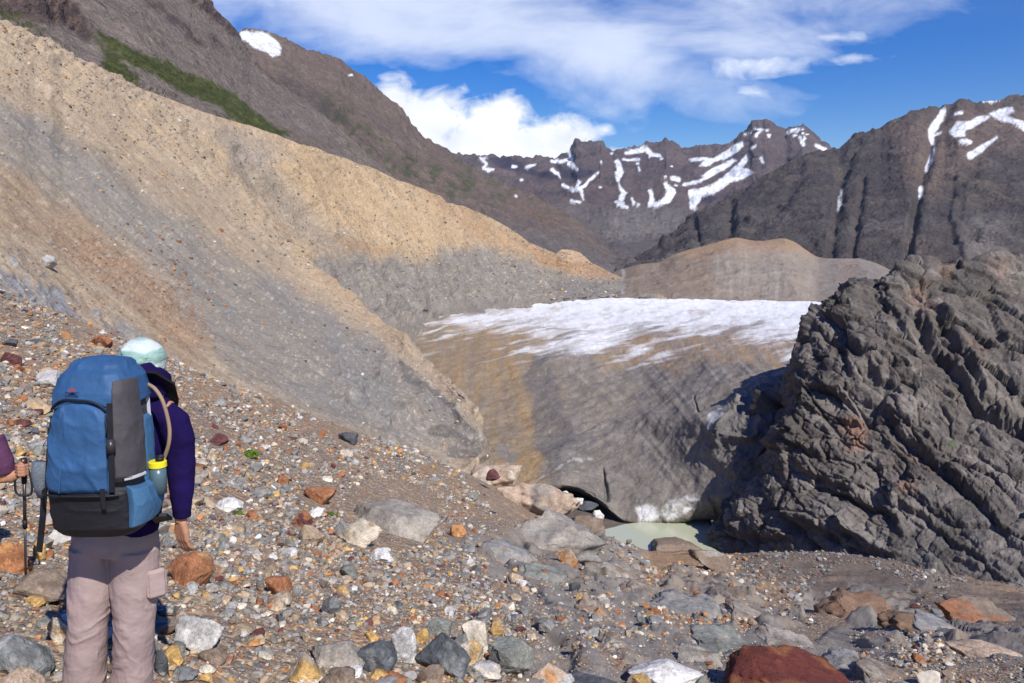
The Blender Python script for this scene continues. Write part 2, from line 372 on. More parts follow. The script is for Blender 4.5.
sky5 = [(300, 165), (440, 156), (470, 157), (480, 156), (492, 155), (500, 158), (520, 157), (545, 158), (556, 159), (560, 156), (570, 152), (575, 143), (580, 141), (588, 142), (598, 141), (602, 142), (604, 147), (612, 151), (622, 149), (634, 148), (648, 144), (660, 142), (666, 140), (672, 143), (682, 148), (690, 147), (700, 144), (712, 146), (722, 145), (731, 143), (736, 138), (744, 133), (750, 129), (752, 124), (757, 121), (762, 122), (765, 120), (770, 121), (774, 126), (781, 129), (786, 132), (790, 128), (797, 127), (803, 125), (808, 130), (815, 135), (820, 141), (826, 142), (831, 149), (845, 153), (900, 152), (1000, 160)]
ridge_sheet('mountain', xr(400, 930, 1.0),
    [([(400, 300), (930, 300)], [(400, 900), (930, 900)]),
     ([(400, 240), (600, 238), (640, 240), (930, 240)], [(400, 1900), (930, 1900)]),
     ([(400, 205), (650, 207), (930, 200)], [(400, 2500), (930, 2500)], 10),
     (sky5, [(400, 3900), (930, 4100)]),
     ([(a, b+40) for a, b in sky5], [(400, 5200), (930, 5200)])],
    [40, 60, 190, 24], 48, 260, col5, 11, skyamp=26, label='distant jagged purple-brown mountain range with white snowfields at the valley head')
def col6(s, r, f):
    c = base_col(s.px.shape, (.082, .07, .068))
    c = paint(c, sstep(-.15, .3, r)*.55, (.135, .112, .1))
    c = paint(c, sstep(0, .5, fbm(s.p/60, 4, 31))*.5, (.15, .12, .1))
    c = paint(c, poly(s.px+8*n2(s.px/20, s.py/20, 5), s.py+8*n2(s.px/20, s.py/20, 6), [(880, 125), (960, 105), (1040, 100), (1040, 140), (960, 165), (930, 200), (905, 180)], 14)*.6, (.2, .145, .115))
    c = paint(c, sstep(-.1, .4, fbm(s.p/90, 4, 61))*sstep(200, 230, s.py)*.5, (.14, .13, .12))
    c = paint(c, poly(s.px, s.py, [(975, 215), (1010, 220), (1000, 262), (960, 262), (965, 235)], 12)*.6, (.21, .185, .17))
    sh = np.array([[830, 190]]); 
    c, _ = snow_polys(s, c, [
        ([(944, 110), (939, 120), (932, 130), (931, 137), (933, 144)], [2.5, 3.6, 4.2, 3, 1.4]), ([(934, 135), (941, 132)], [1.6, 1.2]), ([(933, 150), (930, 160), (926, 172)], [1.4, 2, 1]),
        ([(921, 188), (920, 197)], [2, 1.8]), ([(842, 190), (840, 202), (838, 210)], [.9, 1.3, 1]),
        [(948, 132), (957, 122), (970, 121), (978, 117), (990, 115), (987, 120), (976, 126), (966, 131), (965, 137), (955, 137)],
        ([(961, 141), (970, 142)], [2, 2.2]), ([(955, 114), (962, 113)], [1.6, 1.4]),
        [(988, 113), (1000, 109), (1012, 107), (1014, 111), (1008, 116), (1026, 122), (1040, 126), (1040, 134), (1024, 131), (1014, 124), (1002, 121), (994, 117)],
        ([(970, 156), (982, 148), (988, 143), (996, 138)], [3.4, 3.6, 2.4, 1.4]), ([(983, 101), (1000, 101)], [.8, .8]),
    ], 1.4, .8)
    return c
sky6 = [(560, 300), (600, 282), (625, 266), (645, 252), (658, 245), (664, 236), (675, 232), (685, 222), (697, 212), (712, 206), (730, 199), (740, 192), (752, 184), (765, 177), (785, 165), (807, 154), (820, 151), (832, 150), (840, 150), (847, 143), (857, 137), (870, 131), (880, 129), (890, 122), (900, 117), (908, 113), (920, 110), (935, 108), (945, 109), (958, 101), (966, 100), (975, 104), (990, 102), (1005, 100), (1015, 96), (1024, 96), (1060, 100), (1120, 92), (1300, 70)]
def gul(s):
    a = 0
    for pts, w, dp in (([(842, 170), (836, 215), (830, 260)], 4, 7), ([(862, 175), (856, 225), (850, 275)], 4, 8), ([(946, 108), (932, 140), (922, 180), (912, 230), (910, 265)], 5, 13), ([(858, 140), (842, 170)], 5, 8), ([(985, 150), (955, 190), (975, 240)], 7, 7), ([(730, 200), (726, 235)], 4, 10), ([(690, 215), (700, 245)], 4, 8), ([(800, 170), (780, 200), (750, 225)], 6, 8)):
        d, _, _ = seg_dist(s.px+3*n2(s.px/10, s.py/10, 9), s.py, pts); a = a-dp*np.exp(-(d/w)**2)
    d, sd, _ = seg_dist(s.px, s.py, [(1040, 140), (985, 148), (958, 170), (950, 215), (965, 262)]); a = a+6*sstep(-3,3,-sd*d)*np.exp(-d/30)
    return a
ridge_sheet('mountain', xr(560, 1300, 1.1),
    [([(560, 330), (1300, 330)], [(560, 800), (1300, 700)]),
     ([(560, 310), (620, 272), (700, 255), (800, 252), (1300, 265)], [(560, 1100), (900, 900), (1300, 900)]),
     (sky6, [(560, 1500), (700, 1600), (838, 1750), (1024, 1900), (1300, 1800)]),
     ([(a, b+30) for a, b in sky6], [(560, 2300), (1300, 2600)])],
    [24, 190, 20], 17, 110, col6, 23, extra=gul, vert=4, skyamp=9, label='dark brown mountain on the right with snow-filled gullies')
# left mountains
def col4b(s, r, f):
    c = base_col(s.px.shape, (.165, .125, .105))
    c = paint(c, sstep(.0, .4, r)*.55, (.1, .08, .075))
    c = paint(c, sstep(0, .4, fbm(s.p/60, 4, 41))*.5, (.2, .15, .12))
    wx = s.px+7*n2(s.px/14, s.py/14, 2); wy = s.py+7*n2(s.px/14, s.py/14, 3)
    pt = sstep(-.15, .35, n2(s.px/9, s.py/7, 14, 4))
    c = paint(c, poly(wx, wy, [(325, 92), (360, 118), (400, 150), (440, 165), (480, 185), (460, 200), (400, 180), (350, 140), (320, 110)], 6)*.75*pt, (.07, .085, .035))
    c = paint(c, poly(wx, wy, [(445, 150), (480, 172), (530, 195), (565, 205), (580, 225), (540, 220), (480, 195)], 7)*.7*pt, (.08, .09, .045))
    c = paint(c, poly(wx, wy, [(280, 75), (330, 100), (355, 130), (320, 115), (280, 85)], 5)*.6, (.08, .065, .062))
    c = paint(c, sstep(205, 245, s.py+.25*(520-s.px)+6*n2(s.px/16, s.py/10, 4))*sstep(430, 470, s.px)*.8, (.14, .128, .125))
    c = paint(c, poly(wx, wy, [(505, 205), (520, 202), (560, 222), (550, 227)], 5)*.5, (.2, .13, .1))
    c, _ = snow_polys(s, c, [[(239, 33), (250, 31), (262, 32), (272, 37), (279, 42), (282, 48), (279, 55), (273, 57), (266, 52), (256, 49), (248, 42), (241, 39)], ([(350, 75), (352, 75)], [1, 1]), ([(520, 180), (522, 180)], [1.3, 1.3]), ([(516, 196), (518, 196)], [1, 1])], 2.2, .8)
    return c
sky4b = [(150, 90), (215, 55), (232, 40), (240, 32), (246, 29), (256, 29), (268, 32), (278, 35), (286, 38), (296, 43), (306, 49), (318, 53), (330, 56), (340, 58), (346, 64), (356, 73), (364, 77), (370, 82), (379, 92), (390, 99), (400, 107), (408, 117), (415, 128), (424, 137), (435, 144), (445, 148), (458, 157), (470, 166), (486, 176), (510, 188), (540, 200), (565, 212), (585, 226), (600, 240), (620, 260), (640, 285), (700, 320)]
ridge_sheet('mountain', xr(150, 700, 1.0),
    [([(150, 330), (700, 340)], [(150, 500), (700, 800)]),
     ([(150, 220), (440, 230), (700, 320)], [(150, 650), (700, 1050)]),
     (sky4b, [(150, 1300), (440, 1900), (700, 1500)]),
     ([(a, b+30) for a, b in sky4b], [(150, 2000), (700, 2600)])],
    [20, 220, 16], 15, 110, col4b, 37, skyamp=8, label='brown mountain behind the left slope with a snow patch on its top')
def col4a(s, r, f):
    st = n2((-.62*s.px+.78*s.py)/7, (.78*s.px+.62*s.py)/90, 21, 4)
    c = base_col(s.px.shape, (.185, .152, .132))
    c = paint(c, sstep(-.1, .5, st)*.35, (.215, .175, .15)); c = paint(c, sstep(.05, .5, -st)*.3, (.15, .125, .112))
    wx = s.px+5*n2(s.px/10, s.py/10, 2); wy = s.py+5*n2(s.px/10, s.py/10, 3)
    rk = np.maximum(poly(wx, wy, [(-60, -60), (60, -10), (78, 5), (95, 35), (85, 42), (60, 25), (38, 22), (0, 12), (-60, 0)], 3), poly(wx, wy, [(190, -20), (212, 0), (228, 20), (246, 42), (258, 62), (240, 40), (215, 22), (180, -6), (140, -30)], 3))
    rk = np.maximum(rk, .9*poly(wx, wy, [(120, -20), (150, -2), (172, 14), (190, 28), (208, 48), (195, 44), (175, 26), (150, 8)], 3)); 
    rk = np.maximum(rk, .8*poly(wx, wy, [(205, 30), (225, 45), (232, 52), (214, 42)], 2)); rk = np.maximum(rk, .9*poly(wx, wy, [(248, 52), (290, 75), (312, 102), (292, 94), (262, 72)], 4))
    cr = paint(base_col(s.px.shape, (.085, .065, .062)), sstep(-.1, .5, n2(s.px/5, s.py/5, 6, 4)), (.17, .115, .09))
    c = c*(1-rk[..., None])+cr*rk[..., None]
    g = np.maximum(poly(wx, wy, [(96, 30), (115, 38), (150, 56), (190, 72), (225, 88), (252, 108), (290, 136), (264, 134), (240, 122), (217, 107), (172, 86), (142, 69), (110, 51)], 2.0), poly(wx, wy, [(92, 32), (105, 46), (125, 62), (138, 74), (138, 82), (118, 78), (102, 70), (104, 55)], 2.5))
    g = np.maximum(g, .8*poly(wx, wy, [(-20, 5), (15, 12), (35, 22), (55, 38), (62, 42), (40, 38), (22, 32), (0, 20), (-20, 15)], 3)*sstep(-.2, .3, n2(s.px/6, s.py/6, 8)))
    gc = paint(base_col(s.px.shape, (.05, .062, .014)), sstep(-.2, .5, n2(s.px/4, s.py/3, 16, 4)), (.088, .10, .024))
    c = c*(1-g[..., None]*.93)+gc*(g[..., None]*.93)
    c = paint(c, poly(wx, wy, [(285, 130), (310, 140), (340, 150), (300, 142)], 3)*.5, (.17, .12, .07))
    return c
sky4a = [(-400, -420), (0, -170), (120, -75), (190, -18), (205, -3), (212, 4), (220, 16), (228, 24), (236, 34), (244, 44), (252, 58), (262, 70), (278, 82), (292, 92), (310, 105), (330, 121), (355, 143), (387, 172), (420, 205), (480, 260)]
def rx4(s):
    m = poly(s.px, s.py, [(-60, -60), (60, -10), (82, 5), (95, 35), (60, 25), (0, 12)], 5)
    m = np.maximum(m, poly(s.px, s.py, [(180, -60), (215, 0), (262, 66), (235, 40), (160, -30)], 4))
    return m*14*(ridged(s.p/22, 4, 5)-.4)
ridge_sheet('mountain', xr(-300, 480, 1.1),
    [([(-300, 160), (480, 330)], [(-300, 260), (480, 520)]),
     ([(-300, -60), (0, 30), (100, 65), (200, 112), (280, 136), (387, 180), (480, 270)], [(-300, 300), (0, 330), (200, 420), (480, 700)]),
     (sky4a, [(-300, 600), (0, 750), (220, 900), (300, 900), (480, 900)]),
     ([(a+4, b+25) for a, b in sky4a], [(-300, 900), (480, 1300)])],
    [14, 240, 12], 7, 75, col4a, 43, extra=rx4, label='grey-brown scree slope of the left mountain above a green vegetation band')

# ------------------------------------------------------------------ tan hill behind the glacier
def col7(s, r, f):
    c = base_col(s.px.shape, (.24, .185, .14))
    c = paint(c, sstep(-.2, .4, n2(s.px/14, s.py/7, 3, 4))*.5, (.21, .175, .15))
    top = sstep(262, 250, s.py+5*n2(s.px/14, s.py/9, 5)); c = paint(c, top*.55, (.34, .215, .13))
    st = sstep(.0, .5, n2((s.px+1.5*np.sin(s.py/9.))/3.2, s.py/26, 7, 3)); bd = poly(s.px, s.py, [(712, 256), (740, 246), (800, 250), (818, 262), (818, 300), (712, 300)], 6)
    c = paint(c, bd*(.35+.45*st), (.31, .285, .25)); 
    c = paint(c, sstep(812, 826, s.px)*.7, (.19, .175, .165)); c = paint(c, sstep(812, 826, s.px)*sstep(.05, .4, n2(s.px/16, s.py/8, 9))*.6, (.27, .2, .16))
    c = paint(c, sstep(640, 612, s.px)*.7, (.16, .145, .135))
    d, _, _ = seg_dist(s.px, s.py, [(621, 262), (624, 275), (619, 285), (623, 293)]); c = paint(c, np.exp(-(d/1.5)**2)*.6, (.42, .4, .37))
    return c
def ex7(s):
    bd = poly(s.px, s.py, [(712, 250), (818, 258), (818, 300), (712, 300)], 10)
    return .6*bd*(n2((s.px+1.5*np.sin(s.py/9.))/5., s.py/40, 7, 3))
cr7 = [(560, 292), (600, 278), (620, 270), (640, 264), (660, 262), (675, 254), (690, 250), (703, 247), (716, 243), (727, 240), (737, 238), (748, 240), (762, 241), (775, 239), (785, 238), (797, 243), (806, 250), (816, 257), (830, 259), (860, 259), (878, 264), (895, 272), (930, 276), (1000, 280), (1200, 280)]
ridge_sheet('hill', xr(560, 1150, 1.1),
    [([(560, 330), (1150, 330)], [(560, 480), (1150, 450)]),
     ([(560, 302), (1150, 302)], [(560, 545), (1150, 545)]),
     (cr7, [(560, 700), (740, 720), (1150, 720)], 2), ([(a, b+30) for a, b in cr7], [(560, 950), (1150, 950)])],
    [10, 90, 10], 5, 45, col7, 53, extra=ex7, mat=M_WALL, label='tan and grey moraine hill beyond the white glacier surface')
# ------------------------------------------------------------------ far moraine wall
def streak(s, ang, w, l, seed, o=4):
    a = R(ang); return n2((-math.sin(a)*s.px+math.cos(a)*s.py)/w, (math.cos(a)*s.px+math.sin(a)*s.py)/l, seed, o)
def colwall(s, r, f):
    c = base_col(s.px.shape, (.44, .315, .188))
    st = streak(s, 42, 5, 90, 4); c = paint(c, sstep(-.1, .5, st)*.45, (.5, .385, .26)); c = paint(c, sstep(.1, .5, -st)*.4, (.34, .255, .175))
    wx = s.px+9*n2(s.px/22, s.py/22, 2, 4); wy = s.py+7*n2(s.px/18, s.py/18, 3, 4)
    c = paint(c, poly(wx, wy, [(225, 130), (262, 150), (300, 195), (330, 225), (370, 245), (350, 262), (300, 240), (262, 205), (225, 165)], 14)*.7, (.225, .205, .185))
    c = paint(c, poly(wx, wy, [(150, 90), (280, 140), (300, 160), (250, 165), (180, 130)], 9)*.45, (.3, .265, .235))
    gr = poly(wx, wy, [(318, 255), (360, 256), (392, 256), (430, 262), (440, 250), (475, 247), (520, 255), (560, 268), (600, 275), (660, 285), (660, 340), (360, 345), (330, 300), (300, 262)], 10)
    c = paint(c, gr*.92, (.215, .197, .175)); c = paint(c, gr*sstep(0, .5, streak(s, 60, 4, 30, 9))*.5, (.3, .28, .255))
    c = paint(c, gr*sstep(.15, .5, n2(s.px/7, s.py/5, 39, 4))*.6, (.12, .113, .11))
    orr = np.maximum(poly(wx, wy, [(420, 185), (440, 195), (480, 215), (520, 238), (545, 250), (540, 256), (470, 240), (450, 215)], 4)*.5, poly(wx, wy, [(520, 245), (560, 252), (600, 268), (625, 280), (590, 276), (545, 262)], 3))
    c = paint(c, orr*.75, (.34, .2, .11)); c = paint(c, poly(wx, wy, [(330, 235), (370, 242), (400, 252), (350, 254)], 5)*.6, (.34, .215, .12))
    c = paint(c, poly(s.px, s.py, [(556, 255), (567, 249), (582, 253), (590, 260), (570, 262)], 2), (.45, .31, .19))
    cr = np.exp(-((s.v-2)/.08)**2)*sstep(0, .5, n2(s.px/5, s.py/4, 11, 4)); c = paint(c, cr*.55, (.22, .17, .125))
    c = paint(c, sstep(.3, .5, n2(s.px/2.6, s.py/2.2, 15, 2))*.55, (.22, .175, .135)); c = paint(c, sstep(.34, .5, -n2(s.px/2.6, s.py/2.2, 15, 2))*.45, (.5, .42, .32))
    c = paint(c, gr*poly(s.px, s.py, [(560, 276), (640, 285), (640, 300), (560, 300)], 8)*.5, (.17, .16, .15))
    return c
crw = [(100, 80), (150, 92), (180, 104), (205, 112), (230, 121), (256, 128), (280, 136), (300, 144), (318, 150), (345, 158), (375, 170), (400, 181), (425, 190), (440, 196), (447, 203), (462, 206), (476, 212), (490, 218), (505, 226), (520, 236), (530, 243), (545, 249), (556, 254), (562, 250), (572, 250), (580, 253), (590, 262), (605, 270), (625, 280), (650, 288), (700, 300)]
def exw(s):
    lo = sstep(245, 285, s.py)
    return 1.6*streak(s, 42, 9, 120, 14, 4)+lo*3.*(ridged(s.p/16, 4, 4)-.4)-5*poly(s.px, s.py, [(240, 150), (300, 195), (340, 240), (300, 240), (255, 190)], 14)
WALL = ridge_sheet('moraine_wall', xr(100, 690, 1.0),
    [([(100, 380), (300, 380), (400, 350), (690, 325)], [(100, 190), (300, 230), (400, 285), (500, 380), (620, 500), (690, 520)], 6),
     ([(100, 330), (300, 325), (400, 318), (440, 308), (500, 298), (600, 294), (690, 296)], [(100, 210), (300, 262), (400, 330), (500, 450), (620, 560), (690, 570)], 6),
     (crw, [(100, 270), (200, 300), (300, 350), (440, 470), (560, 640), (690, 700)]),
     ([(a, b+25) for a, b in crw], [(100, 340), (690, 850)])],
    [12, 210, 10], 3.2, 32, colwall, 61, extra=exw, mat=M_WALL, label='tan and grey lateral moraine wall above the left edge of the glacier')

# ------------------------------------------------------------------ glacier
def make_glacier():
    xs = xr(370, 930, .8)
    lip = [(370, 520), (480, 500), (520, 492), (548, 488), (562, 486), (578, 489), (592, 496), (606, 508), (618, 523), (624, 528), (636, 529), (660, 527), (690, 523), (715, 524), (740, 530), (930, 520)]
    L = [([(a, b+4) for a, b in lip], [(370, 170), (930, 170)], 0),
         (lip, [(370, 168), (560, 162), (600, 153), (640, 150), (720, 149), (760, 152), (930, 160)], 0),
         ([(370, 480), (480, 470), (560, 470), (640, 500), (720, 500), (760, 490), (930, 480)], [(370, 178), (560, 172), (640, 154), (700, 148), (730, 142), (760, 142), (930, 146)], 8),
         ([(370, 420), (930, 420)], [(370, 215), (500, 212), (640, 186), (700, 160), (735, 150), (780, 148), (930, 155)], 10),
         ([(370, 360), (930, 360)], [(370, 285), (640, 248), (720, 200), (780, 182), (930, 180)], 10),
         ([(370, 322), (930, 322)], [(370, 350), (640, 345), (930, 330)], 10),
         ([(370, 328), (400, 320), (425, 308), (445, 302), (480, 299), (520, 296), (570, 294), (620, 293), (700, 295), (830, 298), (930, 300)], [(370, 350), (440, 440), (520, 560), (640, 590), (930, 570)], 3),
         ([(370, 345), (930, 320)], [(370, 380), (440, 480), (640, 640), (930, 640)], 3)]
    s = Sheet(xs, L, [8, 30, 90, 75, 50, 34, 8])
    v0 = s.v >= 1.0
    s.smooth_rows(4)
    px, py = s.px, s.py
    # flow lines fan towards the toe
    cx = 700; k = np.clip((py-300)/220, 0, 1)
    fl = px+(px-640)*.9*(1-k)**1.6*0 + np.where(px > 560, -(px-560)*.0, 0)
    a = px-.85*(py-300)*sstep(480, 640, px)+.05*(py-300)
    brk = sstep(-.3, .3, n2(px/30, py/18, 95, 3))
    stv = n2(a/5., py/110+.2*n2(px/60, py/60, 1), 3, 4); stw = n2(a/16., py/160, 7, 3)
    topz = sstep(352, 325, py)
    amt = (1-topz)*(.12*stv*(.3+1.2*brk)+.32*stw+1.2*fbm(s.p/24, 3, 225))+topz*.7*fbm(s.p*np.array([1, .5, 1])/14, 4, 5)+.5*fbm(s.p/3., 4, 15)+1.1*fbm(s.p/13., 4, 25)+(1-topz)*.14*facet(s.p/np.array([5., 5., 9.])+.4*fbm(s.p/6, 3, 4)[..., None], 31)[0]
    def crev(pts, w, dp):
        nonlocal amt, crk
        d, _, t = seg_dist(px+1.2*n2(px/6, py/6, 19), py, pts); ww = w*np.interp(t, [0, .5, 1], [.15, .5, 1]); m = np.exp(-(d/ww)**2); amt = amt-dp*m; crk = np.maximum(crk, m)
    crk = np.zeros(px.shape)
    crev([(603, 468), (605, 480), (607, 497)], 2.6, 1.3)
    crev([(694, 397), (698, 412)], .9, .9)
    # debris hump against the outcrop
    hump = poly(px, py, [(716, 425), (735, 400), (765, 385), (800, 380), (800, 460), (735, 475), (712, 450)], 15); amt = amt+1.4*hump*(1+.9*(ridged(s.p/4, 5, 5)-.4)*2)
    s.disp(amt*v0)
    c = base_col(px.shape, (.2, .178, .155))
    wx = px+12*n2(px/26, py/20, 2, 4)+3*n2(px/5, py/5, 22, 3); wy = py+8*n2(px/24, py/12, 3, 4)+2*n2(px/4, py/4, 24, 2)
    c = paint(c, sstep(-.1, .5, stv)*.4*(.4+.6*brk), (.27, .24, .205)); c = paint(c, sstep(.1, .5, -stv)*.35*(.4+.6*brk), (.14, .128, .118))
    c = c*(1+.35*np.clip(fbm(s.p/2.2, 4, 97), -1, 1))[..., None]
    c = paint(c, sstep(0, .5, n2(px/12, py/12, 33, 4))*.3, (.2, .165, .12))
    br = poly(wx, wy, [(395, 325), (430, 312), (500, 318), (560, 330), (545, 348), (545, 370), (560, 400), (556, 440), (548, 470), (545, 500), (470, 500), (470, 420), (420, 370)], 15)
    bst = sstep(-.3, .3, n2(a/6., py/60, 13, 4))
    c = paint(c, br*(.5+.45*bst)*(.7+.3*sstep(-.4, .3, n2(px/11, py/14, 66, 4))), (.3, .2, .095)); 
    br2 = poly(wx, wy, [(590, 345), (640, 335), (680, 328), (720, 333), (790, 335), (800, 350), (780, 372), (740, 362), (700, 360), (680, 375), (650, 360), (600, 372)], 7)
    c = paint(c, br2*(.35+.55*bst), (.31, .205, .11))
    c = paint(c, poly(wx, wy, [(505, 345), (600, 345), (640, 400), (600, 430), (560, 410), (540, 380)], 12)*.25, (.26, .2, .13))
    gr = poly(wx, wy, [(533, 352), (550, 350), (552, 366), (560, 400), (572, 440), (560, 470), (545, 480), (535, 440), (532, 400), (525, 375)], 4)
    c = paint(c, gr*.8, (.135, .125, .118))
    c = paint(c, poly(wx, wy, [(500, 448), (520, 455), (508, 470), (498, 462)], 4)*.7, (.17, .165, .16))
    # pale washed streaks
    ps = poly(wx, wy, [(560, 340), (640, 330), (800, 330), (790, 390), (720, 390), (660, 400), (570, 385)], 12)*sstep(.05, .5, n2(a/4, py/40, 43, 4))
    c = paint(c, ps*.4*(.4+.6*brk), (.42, .41, .4))
    # white ice
    hi = n2((px-.2*py)/30, (py+.2*px)/2.4, 51, 4)*1.1+.9*n2(px/50, (py+.2*px)/9, 57, 3)
    wl = np.interp(px, [370, 430, 480, 540, 600, 640, 700, 800, 930], [306, 312, 320, 334, 348, 336, 328, 334, 338])
    t = (wl+5-py)/np.interp(py, [293, 310, 340, 370], [12, 22, 30, 30])
    w1 = sstep(-.6, .9, t+hi*1.5)
    w1 = np.maximum(w1, sstep(.6, 1.4, t*1.0+.35)*.8)
    w1 = w1*sstep(378, 352, py)
    w1 = np.maximum(w1, sstep(320, 303, py)*sstep(440, 560, px)*.9); c = paint(c, w1, (.7, .7, .71)); c = paint(c, sstep(320, 300, py)*sstep(470, 560, px)*.6*w1, (.85, .86, .88))
    c = paint(c, w1*sstep(.1, .5, n2(px/9, py/2.2, 59, 3))*.45, (.42, .38, .33))
    c = paint(c, w1*sstep(.15, .5, n2(px/16, (py+.2*px)/5, 159, 4))*.5*sstep(300, 312, py), (.38, .3, .2))
    # clean ice in the toe
    ic = np.maximum(poly(px+3*n2(px/4, py/4, 5), py+3*n2(px/4, py/4, 6), [(662, 512), (668, 500), (680, 496), (694, 492), (698, 500), (690, 512), (678, 518), (668, 520)], 2.5)*(.35+.65*sstep(-.2, .4, n2(px/5, py/5, 8))), poly(px+2*n2(px/4, py/4, 5), py, [(636, 508), (646, 503), (656, 507), (660, 515), (652, 523), (643, 522), (640, 528), (638, 515)], 2))
    ic = np.maximum(ic, poly(px+1.5*n2(px/4, py/4, 9), py, [(708, 414), (718, 411), (728, 411), (722, 419), (716, 425), (711, 431), (707, 422)], 1.2))
    for q, w in (([(559, 472), (566, 466), (574, 461), (582, 462)], 1.2), ([(584, 461), (594, 460)], 1), ([(532, 488), (545, 478), (558, 473)], .7), ([(514, 455), (520, 450)], .8)):
        d, _, _ = seg_dist(px, py, q); ic = np.maximum(ic, .4*sstep(w+.8, w-.3, d)*sstep(-.3, .3, n2(px/5, py/5, 98, 3)))
    c = paint(c, ic*.9, (.62, .62, .62))
    c = paint(c, sstep(.40, .55, n2(px/1.6, py/1.4, 71, 1))*sstep(340, 380, py)*.35, (.32, .29, .25))
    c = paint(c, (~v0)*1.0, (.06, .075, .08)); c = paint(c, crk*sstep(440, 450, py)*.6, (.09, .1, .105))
    c = paint(c, hump*.7, (.135, .128, .122))
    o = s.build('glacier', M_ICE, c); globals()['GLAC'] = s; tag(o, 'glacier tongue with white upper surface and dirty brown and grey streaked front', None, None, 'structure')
make_glacier()

# ------------------------------------------------------------------ near moraine slope (left)
silN = [(-400, -190), (-200, -70), (0, 18), (20, 26), (34, 34), (50, 36), (62, 48), (85, 58), (105, 67), (125, 78), (150, 92), (180, 112), (205, 140), (230, 172), (260, 208), (285, 238), (300, 252), (322, 270), (345, 288), (360, 303), (378, 318), (392, 326), (405, 332), (414, 345), (425, 357), (438, 370), (452, 383), (466, 397), (475, 408), (480, 420), (482, 445), (486, 462), (500, 500), (560, 580)]
def coln(s):
    px, py = s.px, s.py
    c = base_col(px.shape, (.395, .3, .2))
    st = streak(s, 41, 6, 140, 4); st2 = streak(s, 41, 16, 260, 14)
    c = paint(c, sstep(-.1, .5, st)*.4, (.44, .355, .265)); c = paint(c, sstep(.05, .5, -st)*.35, (.29, .235, .18))
    wx = px+11*n2(px/26, py/26, 2, 4); wy = py+9*n2(px/22, py/22, 3, 4)
    def pp(pts, w, colr, soft=9):
        nonlocal c; c = paint(c, poly(wx, wy, pts, soft)*w, colr)
    gst = .6+.4*sstep(-.3, .3, st2)
    # tan crest band
    pp([(-60, 0), (0, 18), (60, 42), (110, 65), (180, 110), (240, 180), (300, 250), (345, 292), (380, 325), (350, 312), (300, 272), (240, 215), (190, 175), (120, 130), (50, 100), (-60, 60)], .55, (.5, .375, .24))
    c = paint(c, poly(wx, wy, [(-40, 88), (40, 118), (110, 165), (180, 215), (240, 262), (330, 310), (420, 370), (470, 410), (490, 460), (440, 450), (330, 420), (240, 380), (200, 330), (150, 270), (80, 210), (0, 165), (-40, 150)], 12)*.97*(.3+.7*gst), (.235, .218, .192))
    pp([(20, 140), (90, 170), (160, 225), (190, 260), (150, 250), (80, 205)], .35, (.36, .32, .27))
    pp([(-40, 150), (0, 165), (80, 215), (140, 262), (200, 330), (215, 370), (170, 365), (130, 300), (80, 262), (30, 235), (-40, 210)], .75, (.345, .24, .155), 8)
    rr = poly(wx, wy, [(60, 232), (90, 235), (130, 262), (180, 285), (208, 315), (215, 345), (185, 345), (150, 325), (110, 290), (70, 262)], 6)
    c = paint(c, sstep(-.1, .45, n2(px/60, py/40, 401, 4))*.3, (.3, .245, .19)); c = paint(c, sstep(.3, .5, n2(px/8, py/6, 402, 4))*.4, (.27, .21, .165)); c = paint(c, rr*(.08+.6*sstep(0, .35, n2(px/3, py/2.4, 44, 3))), (.26, .15, .09))
    pp([(260, 268), (300, 290), (345, 320), (360, 350), (330, 350), (290, 320), (255, 290)], .45, (.22, .212, .2), 8)
    pp([(330, 330), (370, 350), (400, 385), (400, 420), (360, 410), (335, 370)], .35, (.22, .225, .225), 9)
    for q, w in (([(405, 372), (425, 385), (440, 398), (452, 408)], 1.6), ([(428, 380), (445, 398), (460, 420)], 1.6), ([(434, 428), (455, 432), (475, 445), (474, 455), (452, 446)], 4), ([(460, 415), (476, 436)], 1.6), ([(400, 362), (412, 374)], 1.6)):
        d, _, _ = seg_dist(wx*.3+px*.7, wy*.3+py*.7, q); c = paint(c, sstep(w+1.6, w-.6, d)*.7, (.13, .12, .11))
    c = paint(c, sstep(12, 3, seg_dist(px, py, [(300, 256), (345, 292), (392, 330), (412, 345)])[0])*.45, (.43, .31, .19))
    # grey bedrock slabs low on the left
    sl = poly(wx, wy, [(-60, 240), (0, 244), (25, 258), (45, 275), (70, 290), (95, 310), (125, 345), (100, 352), (60, 340), (0, 330), (-60, 330)], 4); sl = np.maximum(sl, poly(wx, wy, [(90, 290), (120, 318), (160, 350), (200, 388), (175, 380), (120, 340)], 5)*.8)
    sn = sstep(-.25, .25, n2((px-py)/10, (px+py)/40, 47, 3))
    c = paint(c, sl*sn*.9, (.225, .235, .25))
    # stones scattered on the slope
    spk = n2(px/2.4, py/2.0, 81, 2); c = paint(c, sstep(.32, .5, spk)*.6, (.2, .165, .135)); c = paint(c, sstep(.34, .5, -spk)*.55, (.5, .44, .36))
    big = n2(px/4.5, py/3.6, 83, 2); c = paint(c, sstep(.5, .6, big)*sstep(150, 60, py-px*.3)*.55, (.15, .12, .105))
    return c, sl*sn
